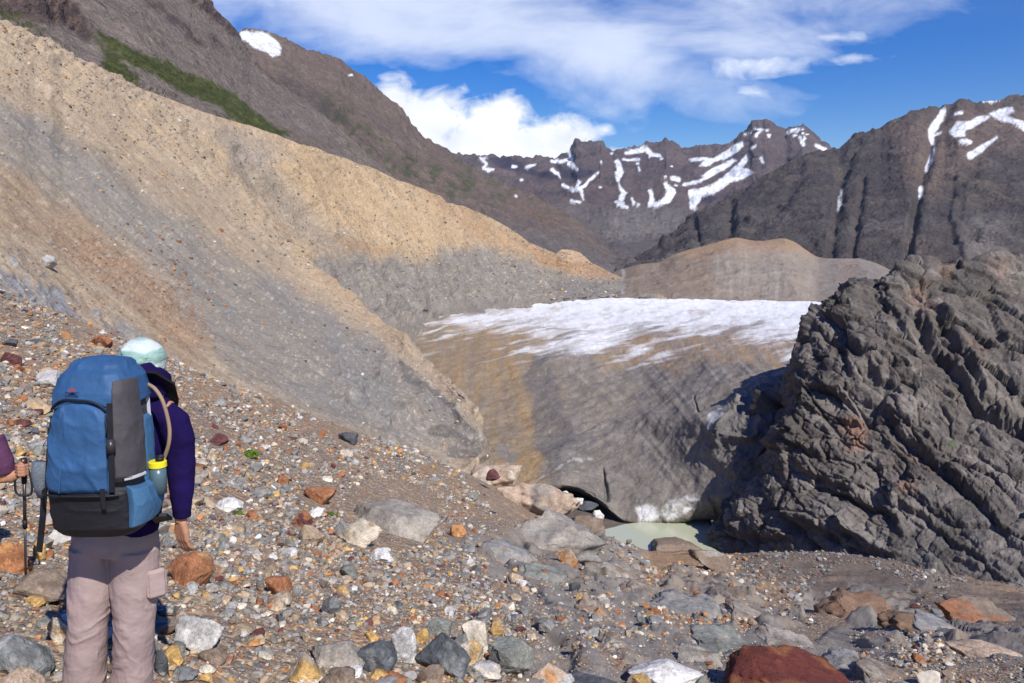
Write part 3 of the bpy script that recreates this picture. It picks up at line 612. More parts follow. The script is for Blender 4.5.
def make_near():
    xs = xr(-330, 560, .9)
    L = [([(-330, 330), (0, 395), (100, 430), (200, 455), (340, 480), (480, 520), (560, 600)], [(-330, 18), (0, 24), (100, 28), (200, 34), (340, 40), (480, 55), (560, 60)], 12),
         ([(-330, 200), (0, 250), (100, 270), (200, 300), (300, 340), (400, 395), (480, 458), (560, 590)], [(-330, 40), (0, 46), (100, 64), (200, 80), (300, 84), (400, 78), (480, 66), (560, 62)], 12),
         (silN, [(-330, 120), (0, 160), (100, 212), (180, 285), (230, 300), (260, 294), (285, 280), (300, 262), (322, 225), (345, 186), (400, 138), (440, 110), (482, 80), (560, 66)], 0),
         ([(a+10, b+24) for a, b in silN], [(-330, 170), (0, 200), (180, 330), (300, 300), (400, 165), (482, 92), (560, 75)], 3)]
    s = Sheet(xs, L, [110, 240, 14]); s.smooth_rows(3)
    c, sl = coln(s)
    dd = s.d
    amt = dd*.005*(streak(s, 41, 12, 160, 4)*1.4+.9*fbm(s.p/9, 4, 3))+.25*fbm(s.p/2.2, 4, 9)*np.clip(dd/60, .3, 1.2)
    amt += sl*1.0*(ridged(np.stack([(s.px-s.py)/24, (s.px+s.py)/90, s.px*0], -1), 3, 3)-.2)*np.clip(dd/50, .5, 1)
    edge = np.exp(-((s.v-2)/.1)**2); amt += edge*.005*dd*n2(s.px/10, s.py/10, 7, 4)
    low = poly(s.px, s.py, [(330, 330), (410, 345), (490, 420), (490, 480), (400, 440), (340, 400)], 12)
    amt += low*1.1*(ridged(np.stack([(s.px-s.py)/26, (s.px+s.py)/60, s.px*0], -1), 4, 8)-.4)
    s.disp(amt)
    o = s.build('moraine_slope', M_SLOPE, c); tag(o, 'tan and grey streaked moraine slope rising behind the hikers on the left', None, None, 'structure')
    return s
NEAR = make_near()

# ------------------------------------------------------------------ foreground ground
GX = [-700, -300, 0, 100, 200, 340, 430, 512, 600, 700, 850, 1024, 1700]
GT = {8: [230, 370, 466, 500, 535, 578, 600, 618, 638, 652, 662, 660, 640], 12: [190, 320, 405, 438, 474, 532, 560, 582, 610, 630, 648, 646, 630],
      20: [130, 240, 335, 368, 408, 480, 516, 545, 585, 612, 632, 633, 620], 32: [90, 190, 292, 335, 375, 438, 475, 510, 568, 597, 617, 620, 610],
      45: [80, 180, 285, 332, 374, 425, 458, 490, 556, 588, 605, 611, 600], 65: [100, 200, 310, 350, 400, 450, 482, 495, 548, 578, 592, 600, 590],
      90: [120, 230, 340, 380, 430, 480, 505, 512, 543, 568, 574, 583, 580], 120: [150, 260, 370, 410, 460, 505, 525, 535, 550, 557, 549, 563, 565],
      133: [180, 290, 390, 430, 480, 520, 540, 552, 557, 557, 546, 550, 552], 150: [220, 320, 420, 460, 500, 526, 527, 527, 527, 527, 527, 527, 527],
      180: [300, 380, 440, 470, 480, 485, 485, 485, 485, 485, 485, 485, 485], 260: [395]*13}
def py_of(u_px, z, d):      # inverse: pixel height of a point of height z at depth d
    k = z/d; v = (k*CT+ST)/(CT-k*ST); return 341.5-v*F
gxs = np.array(GX, float)
def znear(px, d): 
    x = (px-512)/F*d*1.03; x = np.where(x > 0, 1.5*np.tanh(x/1.5), x); return -1.75-.26*d-.3*x
rowd = [.5, 1.5, 3.0, 4.5, 6]; GD = rowd+sorted(GT)
GPY = [py_of(gxs, znear(gxs, d), d) for d in rowd]+[np.array(GT[d], float) for d in sorted(GT)]
GFX = xr(-700, 1700, 2.0)
def pchip_rows(D, Pm, q):
    x = np.log(np.array(D)); y = np.array(Pm); h = np.diff(x); dl = np.diff(y, axis=0)/h[:, None]
    m = np.zeros_like(y)
    for i in range(1, len(x)-1):
        a, b = dl[i-1], dl[i]; w1 = 2*h[i]+h[i-1]; w2 = h[i]+2*h[i-1]
        m[i] = np.where(a*b > 0, (w1+w2)/(w1/np.where(a == 0, 1, a)+w2/np.where(b == 0, 1, b)), 0)
    m[0] = dl[0]; m[-1] = dl[-1]
    lx = np.log(q); i = np.clip(np.searchsorted(x, lx)-1, 0, len(x)-2); t = ((lx-x[i])/h[i])[:, None]; hh = h[i][:, None]
    return y[i]*(2*t**3-3*t**2+1)+m[i]*hh*(t**3-2*t**2+t)+y[i+1]*(-2*t**3+3*t**2)+m[i+1]*hh*(t**3-t**2)
# work with slope z/d so the near rows stay well behaved
def ratio(py): v = (341.5-py)/F; return (-ST+v*CT)/(CT+v*ST)
GRT = np.array([gsm(np.interp(GFX, gxs, ratio(p)), 16) for p in GPY])
DQ = np.exp(np.linspace(math.log(.55), math.log(255), 900))
GR = pchip_rows(GD, GRT, DQ)
def ground_ratio(px, d):
    fx = np.clip((px-GFX[0])/2.0, 0, len(GFX)-1.001); fd = np.clip((np.log(d)-math.log(DQ[0]))/(math.log(DQ[-1])-math.log(DQ[0]))*(len(DQ)-1), 0, len(DQ)-1.001)
    i = fd.astype(int); j = fx.astype(int); a = fd-i; b = fx-j
    return GR[i, j]*(1-a)*(1-b)+GR[i+1, j]*a*(1-b)+GR[i, j+1]*(1-a)*b+GR[i+1, j+1]*a*b
RIBS = [([(556, 560), (590, 600), (625, 650), (645, 680)], 9, 1.0), ([(600, 560), (640, 590), (662, 625)], 7, .9), ([(545, 585), (570, 625), (600, 668)], 8, .7), ([(590, 572), (615, 610)], 9, .9), ([(690, 590), (640, 606)], 9, .5), ([(700, 620), (760, 640), (820, 660)], 10, .7), ([(560, 540), (600, 550), (640, 560)], 8, 1.0), ([(660, 640), (700, 655)], 7, .5), ([(455, 545), (500, 552)], 10, .4), ([(790, 640), (850, 668), (890, 683)], 9, .6), ([(900, 655), (880, 630)], 8, .5)]
def ground_rock(px, py):
    r = np.zeros(px.shape)
    wx = px+7*n2(px/14, py/9, 91, 3); wy = py+5*n2(px/14, py/9, 92, 3)
    for pts, w, h in RIBS:
        d, _, t = seg_dist(wx, wy, pts); r = np.maximum(r, np.exp(-(d/w)**2.0)*min(1, h+.2))
    return r
def bedrock_mask(px, py):
    a = poly(px+20*n2(px/40, py/24, 81, 3), py+12*n2(px/40, py/24, 82, 3), [(470, 540), (540, 525), (620, 545), (700, 575), (800, 585), (900, 590), (1100, 600), (1300, 720), (500, 720), (540, 640), (500, 590)], 12)
    return a*sstep(-.28, .12, n2(px/46, py/20, 83, 4))*(1-.8*poly(px, py, [(900, 660), (1100, 668), (1100, 720), (900, 720)], 10))
def ground_noise(x, y, px, py):
    d = np.maximum(y, 1.0); p = np.stack([x, y, x*0], -1)
    z = .05*np.clip(d/4, .6, 1.4)*fbm(p/.9, 4, 5)+np.clip(d*.008, 0, .6)*fbm(p/(4.5), 4, 6)*sstep(4, 12, d)+np.clip((d-25)*.01, 0, .7)*fbm(p/14, 4, 8)*sstep(150, 120, d)
    right = sstep(480, 600, px); z = z+right*sstep(8, 20, d)*np.clip(d*.010, 0, .7)*(ridged(np.stack([(x*.8+y*.5)/3.5, (y*.8-x*.5)/9, x*0], -1), 4, 12)-.35)*sstep(128, 105, d)
    wx = px+7*n2(px/14, py/9, 91, 3); wy = py+5*n2(px/14, py/9, 92, 3)
    bm_ = bedrock_mask(px, py)
    if np.max(bm_) > .01:
        sc = np.clip(d/14, .5, 3.0); o = 0
        q = np.stack([(x*.9+y*.25)+.5*fbm(p/2.5, 3, 61), (y*.9-x*.25)/2.6, x*0], -1)
        for sz, am in ((1.1, .17), (2.8, .34), (7.0, .38)):
            w = np.exp(-((np.log(sz*16/d))/.9)**2); h, c_, _ = facet(q/sz, int(sz*7), .6, k=35); z = z+bm_*w*am*h*2.3*sstep(132, 110, d)
    z = z+bm_*np.clip(d*.017, .03, .8)*(ridged(np.stack([x*.95+y*.2, (y*.95-x*.2)*.45, x*0], -1)/np.clip(d*.07, .5, 5)[..., None]*1.0 if False else np.stack([x*.95+y*.2, (y*.95-x*.2)*.45, x*0], -1)/1.4, 5, 33, .65)-.4)*sstep(132, 110, d)
    for pts, w, h in RIBS:
        dd, _, t = seg_dist(wx, wy, pts); z = z+.6*np.exp(-(dd/w)**2.0)*h*.013*d*(.45+.75*fbm(np.stack([x, y, x*0], -1)/(1.2+.05*d[..., None] if np.ndim(d) else 2), 4, 4))
    return z
def gcoords(px, d):
    r = ground_ratio(px, d); v = (r*CT+ST)/(CT-r*ST); py = 341.5-v*F; k = d/(CT+v*ST)
    return (px-512)/F*k, r*d, py
def ground_at(px, py, dmax=140):
    """first point of the ground seen at a pixel"""
    ds = np.exp(np.linspace(math.log(1.2), math.log(dmax), 600)); x, z, p = gcoords(np.full(600, float(px)), ds)
    i = int(np.argmax(p <= py)) if (p <= py).any() else int(np.argmin(p)); d = ds[i]
    zz = z[i]+ground_noise(np.array([x[i]]), np.array([d]), np.array([float(px)]), np.array([p[i]]))[0]
    return Vector((x[i], d, zz)), d
def ground_col(px, py, x, y):
    c = base_col(px.shape, (.3, .26, .205))
    wx = px+16*n2(px/34, py/22, 61, 4); wy = py+12*n2(px/34, py/18, 62, 4)
    def pp(pts, w, cc, soft=10):
        nonlocal c; c = paint(c, poly(wx, wy, pts, soft)*w, cc)
    pp([(-60, 330), (60, 330), (170, 350), (350, 425), (300, 450), (150, 420), (-60, 400)], .5, (.34, .26, .18))
    pp([(340, 420), (490, 462), (520, 490), (540, 530), (440, 510), (360, 470)], .35, (.31, .26, .2))
    pp([(480, 520), (600, 545), (640, 600), (660, 683), (500, 683), (470, 600), (440, 560)], .7, (.2, .185, .165), 14)
    pp([(660, 560), (760, 600), (800, 640), (760, 700), (640, 700), (640, 620)], .55, (.21, .19, .165), 14)
    pp([(640, 548), (690, 555), (740, 575), (780, 590), (770, 625), (730, 640), (700, 600), (650, 590)], .7, (.36, .255, .155), 10)
    pp([(730, 545), (800, 530), (900, 560), (1000, 590), (1100, 600), (1100, 650), (900, 610), (800, 590), (745, 570)], .85, (.15, .145, .14), 9)
    pp([(700, 640), (860, 620), (1100, 620), (1100, 700), (700, 700)], .6, (.2, .185, .17), 12)
    pp([(880, 655), (940, 650), (1100, 665), (1100, 720), (900, 720)], .8, (.26, .225, .18), 8)
    c = paint(c, sstep(.1, .45, n2(px/24, py/12, 71, 4))*.3, (.3, .2, .12)); c = paint(c, sstep(.05, .45, n2(px/30, py/14, 75, 4))*.4, (.19, .18, .175))
    rk = np.maximum(ground_rock(px, py)*.8, bedrock_mask(px, py)); c = paint(c, rk*.8, (.215, .195, .172)); c = paint(c, rk*sstep(0, .4, n2(px/6, py/4, 78, 4))*.5, (.3, .27, .235)); c = paint(c, rk*sstep(.05, .4, n2(px/9, py/5, 178, 4))*.5, (.15, .135, .125)); c = paint(c, rk*sstep(.1, .5, n2(px/26, py/12, 179, 4))*.45, (.27, .185, .125))
    c = paint(c, sstep(126, 136, y)*1.0, (.15, .15, .14))
    return c, rk
def make_ground():
    xs = np.concatenate([np.arange(-700, -40, 6), np.arange(-40, 1064, 1.6), np.arange(1064, 1700, 6)]).astype(float)
    ds = np.exp(np.linspace(math.log(.56), math.log(250), 1000))
    PX, D = np.meshgrid(xs, ds); x, z, py = gcoords(PX, D); y = D
    z = z+ground_noise(x, y, PX, py)
    c, rk = ground_col(PX, py, x, y)
    me = mesh_np('ground', np.stack([x, y, z], -1).reshape(-1, 3), quads=grid_faces(len(ds), len(xs)), col=c.reshape(-1, 3), mat=M_GROUND)
    a = me.attributes.new('Rock', 'FLOAT', 'POINT'); a.data.foreach_set('value', (np.clip(rk*1.3, 0, .9)).astype(np.float32).ravel())
    tag(link('ground', me), 'stony gravel ground falling from the hikers towards the meltwater pond', None, None, 'structure')
make_ground()

# ------------------------------------------------------------------ pond
def make_pond():
    z = -54.6
    pts = [(592, 530), (606, 529), (625, 524), (650, 521), (690, 519), (706, 520), (712, 526), (728, 535), (742, 540), (748, 548), (742, 556), (728, 558), (712, 552), (690, 560), (640, 560), (600, 552), (588, 540)]
    out = []
    n = len(pts)
    for i in range(n):
        a, b = pts[i], pts[(i+1) % n]
        for t in np.linspace(0, 1, 8)[:-1]:
            px = a[0]+(b[0]-a[0])*t+1.5*float(n2(i+t, .3, 5)); py = a[1]+(b[1]-a[1])*t+.8*float(n2(i+t, 2.3, 6))
            r = ratio(py); d = z/r; v = (341.5-py)/F; out.append(((px-512)/F*d/(CT+v*ST), d, z))
    me = bpy.data.meshes.new('meltwater_pond'); nn = len(out)
    me.from_pydata(out+[(a, b, c-.4) for a, b, c in out], [], [list(range(nn))]+[[i, i+nn, (i+1) % nn+nn, (i+1) % nn] for i in range(nn)]); me.update()
    m = bpy.data.materials.new('milky_meltwater'); m.use_nodes = True; b = m.node_tree.nodes['Principled BSDF']
    b.inputs['Base Color'].default_value = (.42, .44, .32, 1); b.inputs['Roughness'].default_value = .12; b.inputs['Specular IOR Level'].default_value = .5
    t = m.node_tree.nodes.new('ShaderNodeTexNoise'); t.inputs['Scale'].default_value = 1.5; bp = m.node_tree.nodes.new('ShaderNodeBump'); bp.inputs['Strength'].default_value = .3; bp.inputs['Distance'].default_value = .05
    m.node_tree.links.new(t.outputs[0], bp.inputs['Height']); m.node_tree.links.new(bp.outputs[0], b.inputs['Normal'])
    me.materials.append(m)
    tag(link('meltwater_pond', me), 'small milky green meltwater pond at the foot of the glacier', None, None, 'structure')
make_pond()

# ------------------------------------------------------------------ dark rock outcrop on the right
silO = [(706, 562), (718, 540), (725, 522), (727, 505), (730, 488), (736, 478), (746, 470), (750, 460), (753, 445), (760, 425), (766, 405), (776, 392), (785, 381), (789, 368), (794, 350), (799, 338), (804, 328), (810, 319), (818, 308), (826, 300), (836, 293), (848, 287), (855, 283), (866, 283), (876, 285), (882, 279), (890, 271), (898, 265), (908, 263), (918, 264), (926, 261), (940, 263), (955, 259), (968, 257), (985, 256), (1000, 254), (1024, 254), (1060, 250), (1150, 245), (1350, 235)]
def make_outcrop():
    xs = xr(698, 1350, .8)
    L = [([(698, 575), (740, 560), (800, 556), (850, 570), (920, 592), (1024, 622), (1350, 660)], [(698, 142), (740, 131), (800, 122), (850, 113), (920, 101), (1024, 86), (1350, 60)], 10),
         ([(698, 570), (722, 530), (740, 505), (800, 480), (850, 470), (920, 470), (1024, 480), (1350, 470)], [(698, 142), (722, 137), (800, 128), (850, 122), (920, 116), (1024, 108), (1350, 90)], 8),
         ([(698, 565), (720, 525), (740, 495), (770, 440), (800, 390), (850, 370), (920, 360), (1024, 360), (1350, 350)], [(698, 143), (770, 137), (850, 131), (920, 130), (1024, 128), (1350, 118)], 4),
         (silO, [(698, 145), (770, 150), (800, 147), (850, 147), (1024, 152), (1350, 150)], 1.0),
         ([(a+14, b+12) for a, b in silO], [(698, 165), (1350, 175)], 2), ([(a+10, b+150) for a, b in silO], [(698, 180), (1350, 210)], 2)]
    s = Sheet(xs, L, [110, 125, 130, 16, 16]); s.smooth_rows(4)
    px, py = s.px.copy(), s.py.copy()
    wx = px+12*n2(px/34, py/34, 2, 4)+4*n2(px/7, py/7, 12, 3); wy = py+11*n2(px/34, py/34, 3, 4)+4*n2(px/7, py/7, 13, 3)
    amt = np.zeros(px.shape)
    def ledge(pts, h, w=30, sharp=3, flip=1):
        nonlocal amt
        d, sd, t = seg_dist(wx, wy, pts); e = np.clip(np.minimum(t, 1-t)*5, 0, 1)
        sdd = d*sd*flip; amt = amt+h*e*(sstep(sharp, -sharp, sdd))*np.exp(-np.maximum(-sdd, 0)/w)
        amt = amt-h*.5*e*np.exp(-((sdd-3)/4.)**2)
    # the overhanging edges that throw the dark lines (rock stands proud above the line)
    ledge([(865, 395), (905, 435), (950, 470), (1000, 530), (1040, 560)], 3.2, 34)
    ledge([(908, 300), (930, 345), (965, 385), (985, 410), (1040, 435)], 4.2, 40)
    ledge([(925, 300), (950, 345), (975, 385), (1000, 412)], 3.0, 26)
    ledge([(822, 492), (850, 498), (880, 512), (905, 538)], 3.2, 34, 2.5)
    ledge([(836, 525), (862, 545), (905, 560)], 2.6, 20, 2.5)
    ledge([(770, 500), (800, 528), (822, 530), (845, 545)], 2.4, 30, 2.5)
    ledge([(722, 515), (745, 538), (790, 538)], 2.6, 30, 2.5)
    ledge([(795, 455), (825, 482), (850, 490)], 2.4, 22)
    ledge([(880, 500), (920, 520), (960, 545), (1010, 572)], 2.4, 22)
    ledge([(935, 548), (980, 570), (1030, 590)], 1.8, 18)
    ledge([(800, 400), (830, 415), (870, 425)], 1.6, 18)
    ledge([(845, 340), (875, 372), (905, 400)], 1.8, 20)
    ledge([(870, 290), (900, 318), (915, 345)], 2.0, 20)
    ledge([(985, 300), (1000, 340), (1030, 370)], 1.8, 20)
    ledge([(780, 430), (800, 452), (835, 458)], 1.8, 18); ledge([(826, 330), (850, 360), (858, 385)], 1.8, 18)
    q = s.p@np.array([[.78, 0, .62], [0, 1, 0], [-.62, 0, .78]])      # strata frame, dipping down to the right
    rr = ridged(q/np.array([16., 16., 6.5]), 6, 7, .6)-.45
    rf = ridged(q/np.array([4.2, 4.2, 2.0]), 4, 27, .6)-.45
    wp = s.p+np.stack([fbm(s.p/7, 3, 301+i) for i in range(3)], -1)*1.3
    Qw = wp@np.array([[.78, 0, .62], [0, 1, 0], [-.62, 0, .78]])
    f1, c1, i1 = facet(Qw/np.array([13., 13., 7.]), 3); f2, c2, i2 = facet(Qw/np.array([5.2, 5.2, 2.6]), 9); f3, c3, i3 = facet(Qw/np.array([1.9, 1.9, .95]), 15)
    amt = amt*.55+.35*rr+.12*rf+1.7*fbm(s.p/16, 3, 9)+1.7*f1-.45*c1+.9*f2-.3*c2+.26*f3-.12*c3; amt = amt*(1-.35*sstep(430, 520, py-.1*(px-850))*sstep(830, 900, px))+.35*(ridged(s.p/1.3, 3, 71)-.4)
    low = sstep(470, 560, py); amt = amt*(1-.35*low*sstep(850, 950, px))
    s.disp(amt*sstep(-.05, .3, s.v)+0)
    c = base_col(px.shape, (.105, .09, .078))
    c = paint(c, sstep(-.1, .5, fbm(s.p/9, 4, 19))*.5, (.175, .152, .13)); c = paint(c, sstep(0, .5, fbm(s.p/5, 4, 29))*.5, (.09, .08, .074))
    c = paint(c, sstep(-.05, .35, fbm(q/np.array([9., 9., 1.6]), 4, 39))*.35, (.26, .235, .21))
    lowm = sstep(430, 520, py-.15*(px-850)); c = paint(c, lowm*.5, (.15, .136, .123)); c = c*(1+.22*i2+.15*i3+.25*fbm(s.p/3, 4, 303)+.2*i1)[..., None]
    c = paint(c, lowm*sstep(0, .4, fbm(s.p/4, 4, 49))*.4, (.21, .2, .185))
    for pts, w in (([(838, 420), (855, 412), (868, 432), (856, 448), (842, 446)], .75), ([(895, 480), (915, 484), (920, 500), (900, 500)], .45), ([(905, 450), (920, 452), (918, 462)], .5), ([(905, 285), (925, 280), (932, 300), (925, 325), (912, 310)], .4), ([(930, 262), (960, 262), (955, 275), (935, 272)], .35), ([(960, 345), (990, 350), (980, 380)], .25), ([(990, 262), (1010, 262), (1004, 290)], .3)):
        c = paint(c, poly(wx, wy, pts, 6)*w, (.28, .16, .11))
    c = paint(c, poly(wx, wy, [(815, 395), (900, 395), (930, 410), (900, 418), (830, 412)], 6)*.3, (.24, .215, .19))
    gl = poly(px, py, [(948, 442), (958, 441), (958, 448), (949, 448)], 2); c = paint(c, gl*.7, (.06, .09, .03))
    me_o = s.build('rock_outcrop', M_CRAG, c)
    tag(me_o, 'massive dark grey-brown craggy rock outcrop beside the glacier on the right', 'rock outcrop')
make_outcrop()
# ------------------------------------------------------------------ rocks
def ico(sub):
    bm = bmesh.new(); bmesh.ops.create_icosphere(bm, subdivisions=sub, radius=1.0)
    v = np.array([x.co[:] for x in bm.verts]); f = np.array([[q.index for q in x.verts] for x in bm.faces]); bm.free(); return v, f
ICO = {i: ico(i) for i in (1, 2, 3, 4, 5)}; ICO[0] = ICO[1]
def rock_verts(seed, sub, planes=10, rough=.06, cut=(.45, .8)):
    planes = int(planes*1.7)
    rng = np.random.RandomState(seed); v, f = ICO[sub]; v = v.copy()
    if sub > 1:
        for _ in range(planes):
            n = rng.normal(size=3); n /= np.linalg.norm(n); h = rng.uniform(*cut); k = v@n; m = k > h
            v[m] -= (k[m]-h*1.0)[:, None]*n*.97
        v = v*(1+rough*fbm(v*1.7+seed*3.1, 3, seed)[:, None])
        if sub >= 4:
            v = v*(1+(.03+rough*.5)*(ridged(v*2.2+seed, 5, seed+3)-.4)[:, None]); h_, c_, _ = facet(v*1.5+.25*fbm(v*2.5, 3, seed)[:, None]+seed, seed, .8); h2_, c2_, _ = facet(v*4+seed+.3*fbm(v*5, 2, seed)[:, None], seed+1, .8); v = v*(1+.075*h_-.035*c_+.022*h2_-.012*c2_)[:, None]; v = v*(1+.03*fbm(v*8+seed, 4, seed+8)[:, None])
    else: v = v*rng.uniform(.72, 1.12, (len(v), 1))
    lo, hi = v.min(0), v.max(0); return (v-(lo+hi)/2)/(hi-lo), f
PAL = {'grey': (.23, .222, .212), 'blue-grey': (.175, .18, .18), 'slate': (.085, .09, .1), 'tan': (.37, .28, .19), 'cream': (.52, .46, .37), 'rust': (.29, .125, .06), 'ochre': (.46, .29, .11),
       'maroon': (.115, .045, .045), 'white': (.62, .6, .57), 'pink': (.42, .315, .235), 'brown': (.2, .15, .115), 'green-grey': (.2, .205, .18), 'pale grey': (.38, .365, .35), 'pink-grey': (.28, .25, .215), 'orange': (.44, .22, .09), 'red': (.115, .03, .022)}
def rcol(v, c, seed, c2=None, thr=.1, veins=0):
    col = np.broadcast_to(np.array(c), v.shape).copy()
    a = fbm(v*3+seed*1.7, 4, seed)[:, None]; col = col*(1+.3*a)
    if c2 is not None: m = sstep(thr, thr+.22, fbm(v*1.9+seed*.7, 4, seed+7)); col = paint(col, m*.85, c2)
    if veins: m = sstep(.9, .98, 1-np.abs(fbm(v*np.array([2, 2, 6])+seed, 3, seed+2))); col = paint(col, m*veins, (.5, .47, .43))
    return col
KEYS = []      # every boulder built by hand: name used as a landmark, pixel, size
def boulder(px, py, w, h, c, label, land=None, name='boulder', cat='boulder', c2=None, thr=.1, seed=None, planes=9, rough=.09, rz=None, dep=1.0, sub=5, group=None, sink=.25, tilt=0, veins=0, on=None, flat=False):
    seed = seed if seed is not None else int(px*7+py*13) % 9973
    P, d = ground_at(px, py+h*.38) if on is None else on
    ww = w*d/F*1.04; hh = h*d/F*1.12
    v, f = rock_verts(seed, sub, planes, rough)
    v = v*np.array([ww, ww*.8*dep, hh]); a = rz if rz is not None else 0
    ca, sa = math.cos(a), math.sin(a)
    if tilt: ct, st_ = math.cos(R(tilt)), math.sin(R(tilt)); v = np.stack([v[:, 0]*ct+v[:, 2]*st_, v[:, 1], -v[:, 0]*st_+v[:, 2]*ct], -1)
    v = np.stack([v[:, 0]*ca-v[:, 1]*sa, v[:, 0]*sa+v[:, 1]*ca, v[:, 2]], -1)
    hz = v[:, 2].max()-v[:, 2].min(); v[:, 2] += hz*(.5-sink)
    cc = rcol(v/max(ww, hh)*2, PAL[c] if isinstance(c, str) else c, seed, PAL.get(c2, c2) if c2 is not None else None, thr, veins)
    o = link(name, mesh_np(name, v, tris=f, col=cc, smooth=not flat, mat=M_ROCK)); o.location = P
    tag(o, label, cat, group)
    if land: KEYS.append((land, px, py, w))
    return o
B = boulder
B(790, 676, 146, 44, 'red', 'large dark red boulder with an ochre face at the bottom right', 'big dark red boulder', c2=(.22, .09, .035), thr=.12, planes=5, seed=6, dep=.9, rough=.07, tilt=9)
B(664, 668, 78, 28, 'white', 'white boulder with a yellow stain at the bottom edge, left of the red boulder', 'yellow-stained white boulder', c2='ochre', thr=.3, seed=11, tilt=10)
B(636, 675, 22, 20, 'brown', 'small dark brown stone leaning on the yellow-stained white boulder')
B(645, 678, 26, 18, 'ochre', 'small ochre stone at the foot of the yellow-stained white boulder')
B(549, 664, 42, 28, 'pink', 'pinkish cream boulder with an orange edge in the bottom rock row', 'pinkish cream boulder', c2='orange', thr=.2, seed=3)
B(511, 658, 50, 46, 'green-grey', 'rounded greenish grey boulder near the middle of the bottom rock row', 'rounded greenish grey boulder', c2='grey', seed=21, planes=7)
B(475, 638, 28, 36, 'cream', 'upright cream boulder standing on the ochre one in the bottom rock row', 'upright cream boulder', seed=14, sink=.12)
B(470, 655, 28, 28, 'cream', 'cream boulder with a strong ochre stain under the upright cream one', c2='ochre', thr=-.1, seed=8)
B(489, 652, 20, 12, 'rust', 'small rust red wedge between the ochre-stained and greenish boulders', seed=31, tilt=-20)
B(484, 672, 36, 26, 'pale grey', 'pale mottled stone low in front of the rust red wedge', c2='cream', seed=19)
B(443, 657, 58, 48, 'slate', 'big dark charcoal wedge shaped boulder in the bottom rock row', 'charcoal wedge boulder', c2='blue-grey', seed=27, planes=7, rough=.05, dep=.8, tilt=22)
B(430, 676, 30, 26, 'brown', 'dark brown stone tucked under the charcoal wedge boulder', seed=41)
B(405, 648, 31, 44, 'pale grey', 'upright pale grey white boulder with brown specks in the bottom rock row', 'upright pale grey boulder', c2='white', seed=16, tilt=12)
B(422, 640, 14, 20, 'ochre', 'small yellow stone behind the upright pale grey boulder', seed=22)
B(438, 630, 30, 24, 'green-grey', 'grey green stone behind the charcoal wedge boulder', seed=33)
B(461, 641, 22, 22, 'blue-grey', 'blue-grey stone between the charcoal wedge and upright cream boulders', seed=37)
B(372, 657, 52, 36, 'slate', 'broad dark slate blue boulder left of the upright pale grey one', 'dark slate blue boulder', c2='blue-grey', seed=44, planes=7, tilt=-14, rough=.06)
B(338, 655, 56, 30, 'pink-grey', 'broad flat pinkish grey boulder behind the grey block', 'flat pinkish grey boulder', seed=52)
B(304, 671, 42, 34, 'ochre', 'yellow ochre boulder with a cream top at the bottom edge', 'yellow ochre boulder', c2='cream', thr=.05, seed=61)
B(338, 678, 38, 24, 'brown', 'square grey-brown block right of the yellow ochre boulder', 'grey-brown block', seed=64)
B(392, 678, 34, 14, 'rust', 'flat reddish brown slab under the upright pale grey boulder', seed=69)
B(378, 676, 22, 10, 'ochre', 'small ochre stone under the dark slate blue boulder', seed=70)
B(352, 676, 0.1+22, 12, 'white', 'small white stone under the dark slate blue boulder', seed=71)
B(372, 640, 16, 12, 'ochre', 'small brown ochre stone behind the dark slate blue boulder', seed=72)
B(586, 678, 66, 20, 'slate', 'flat dark grey slab at the bottom edge right of the pinkish cream boulder', 'flat dark grey slab', c2='blue-grey', seed=74)
B(562, 672, 26, 20, 'pale grey', 'pale grey stone between the pinkish cream boulder and the flat dark slab', seed=75)
B(420, 612, 20, 12, 'orange', 'small orange stone a little above the bottom rock row', seed=76) if False else None
B(331, 608, 20, 26, 'blue-grey', 'blue-grey slab stone lying tilted in the gravel', 'blue-grey slab stone', seed=81, planes=5, tilt=24)
B(279, 586, 26, 24, 'rust', 'dark rust brown cube shaped stone right of the rust boulder', 'rust brown cube shaped stone', seed=83, planes=6)
B(312, 600, 12, 9, 'orange', 'small orange stone left of the blue-grey slab stone', seed=84)
B(201, 632, 52, 44, 'pale grey', 'large pale grey banded boulder right of the hiker', 'pale grey banded boulder', c2='white', seed=88, veins=.4)
B(182, 622, 20, 26, 'pink', 'pink-brown stone leaning on the pale grey banded boulder', seed=89)
B(213, 657, 28, 20, 'brown', 'squat brown-grey block in front of the pale grey banded boulder', seed=91, planes=6)
B(175, 656, 20, 24, 'ochre', "yellow ochre stone right of the hiker's right shin", seed=93)
B(183, 672, 30, 14, 'blue-grey', "flat blue stone below the yellow ochre stone near the hiker's leg", seed=94)
B(161, 660, 14, 34, 'slate', "black stand-in stone for a dark boot-like shape, half hidden behind the hiker's right calf", seed=96)  # stone added in place of a dark boot-like shape beside the calf
B(190, 573, 44, 38, 'rust', "rust orange boulder right of the hiker's thigh", 'rust orange boulder', c2='ochre', thr=.2, seed=97, planes=7)
B(22, 648, 62, 50, 'blue-grey', 'large blue-grey boulder in the lower left corner', 'large blue-grey boulder', c2='pale grey', thr=.15, seed=101, planes=7)
B(20, 678, 44, 28, 'pink', 'orange-pink boulder at the bottom edge in the lower left corner', 'orange-pink corner boulder', c2='tan', seed=103)
B(48, 586, 62, 38, 'brown', 'large rounded brown-grey boulder left of the hiker', 'rounded brown-grey boulder', c2='tan', thr=.05, seed=107, planes=6)
B(58, 627, 22, 34, 'cream', "cream yellow stone left of the hiker's left shin", c2='ochre', thr=.2, seed=108)
B(36, 603, 18, 12, 'ochre', 'small ochre stone at the foot of the rounded brown-grey boulder', seed=109)
B(14, 556, 46, 34, 'rust', 'bright rust orange boulder beside the trekking pole', 'bright rust orange boulder', c2='orange', thr=.05, seed=113)
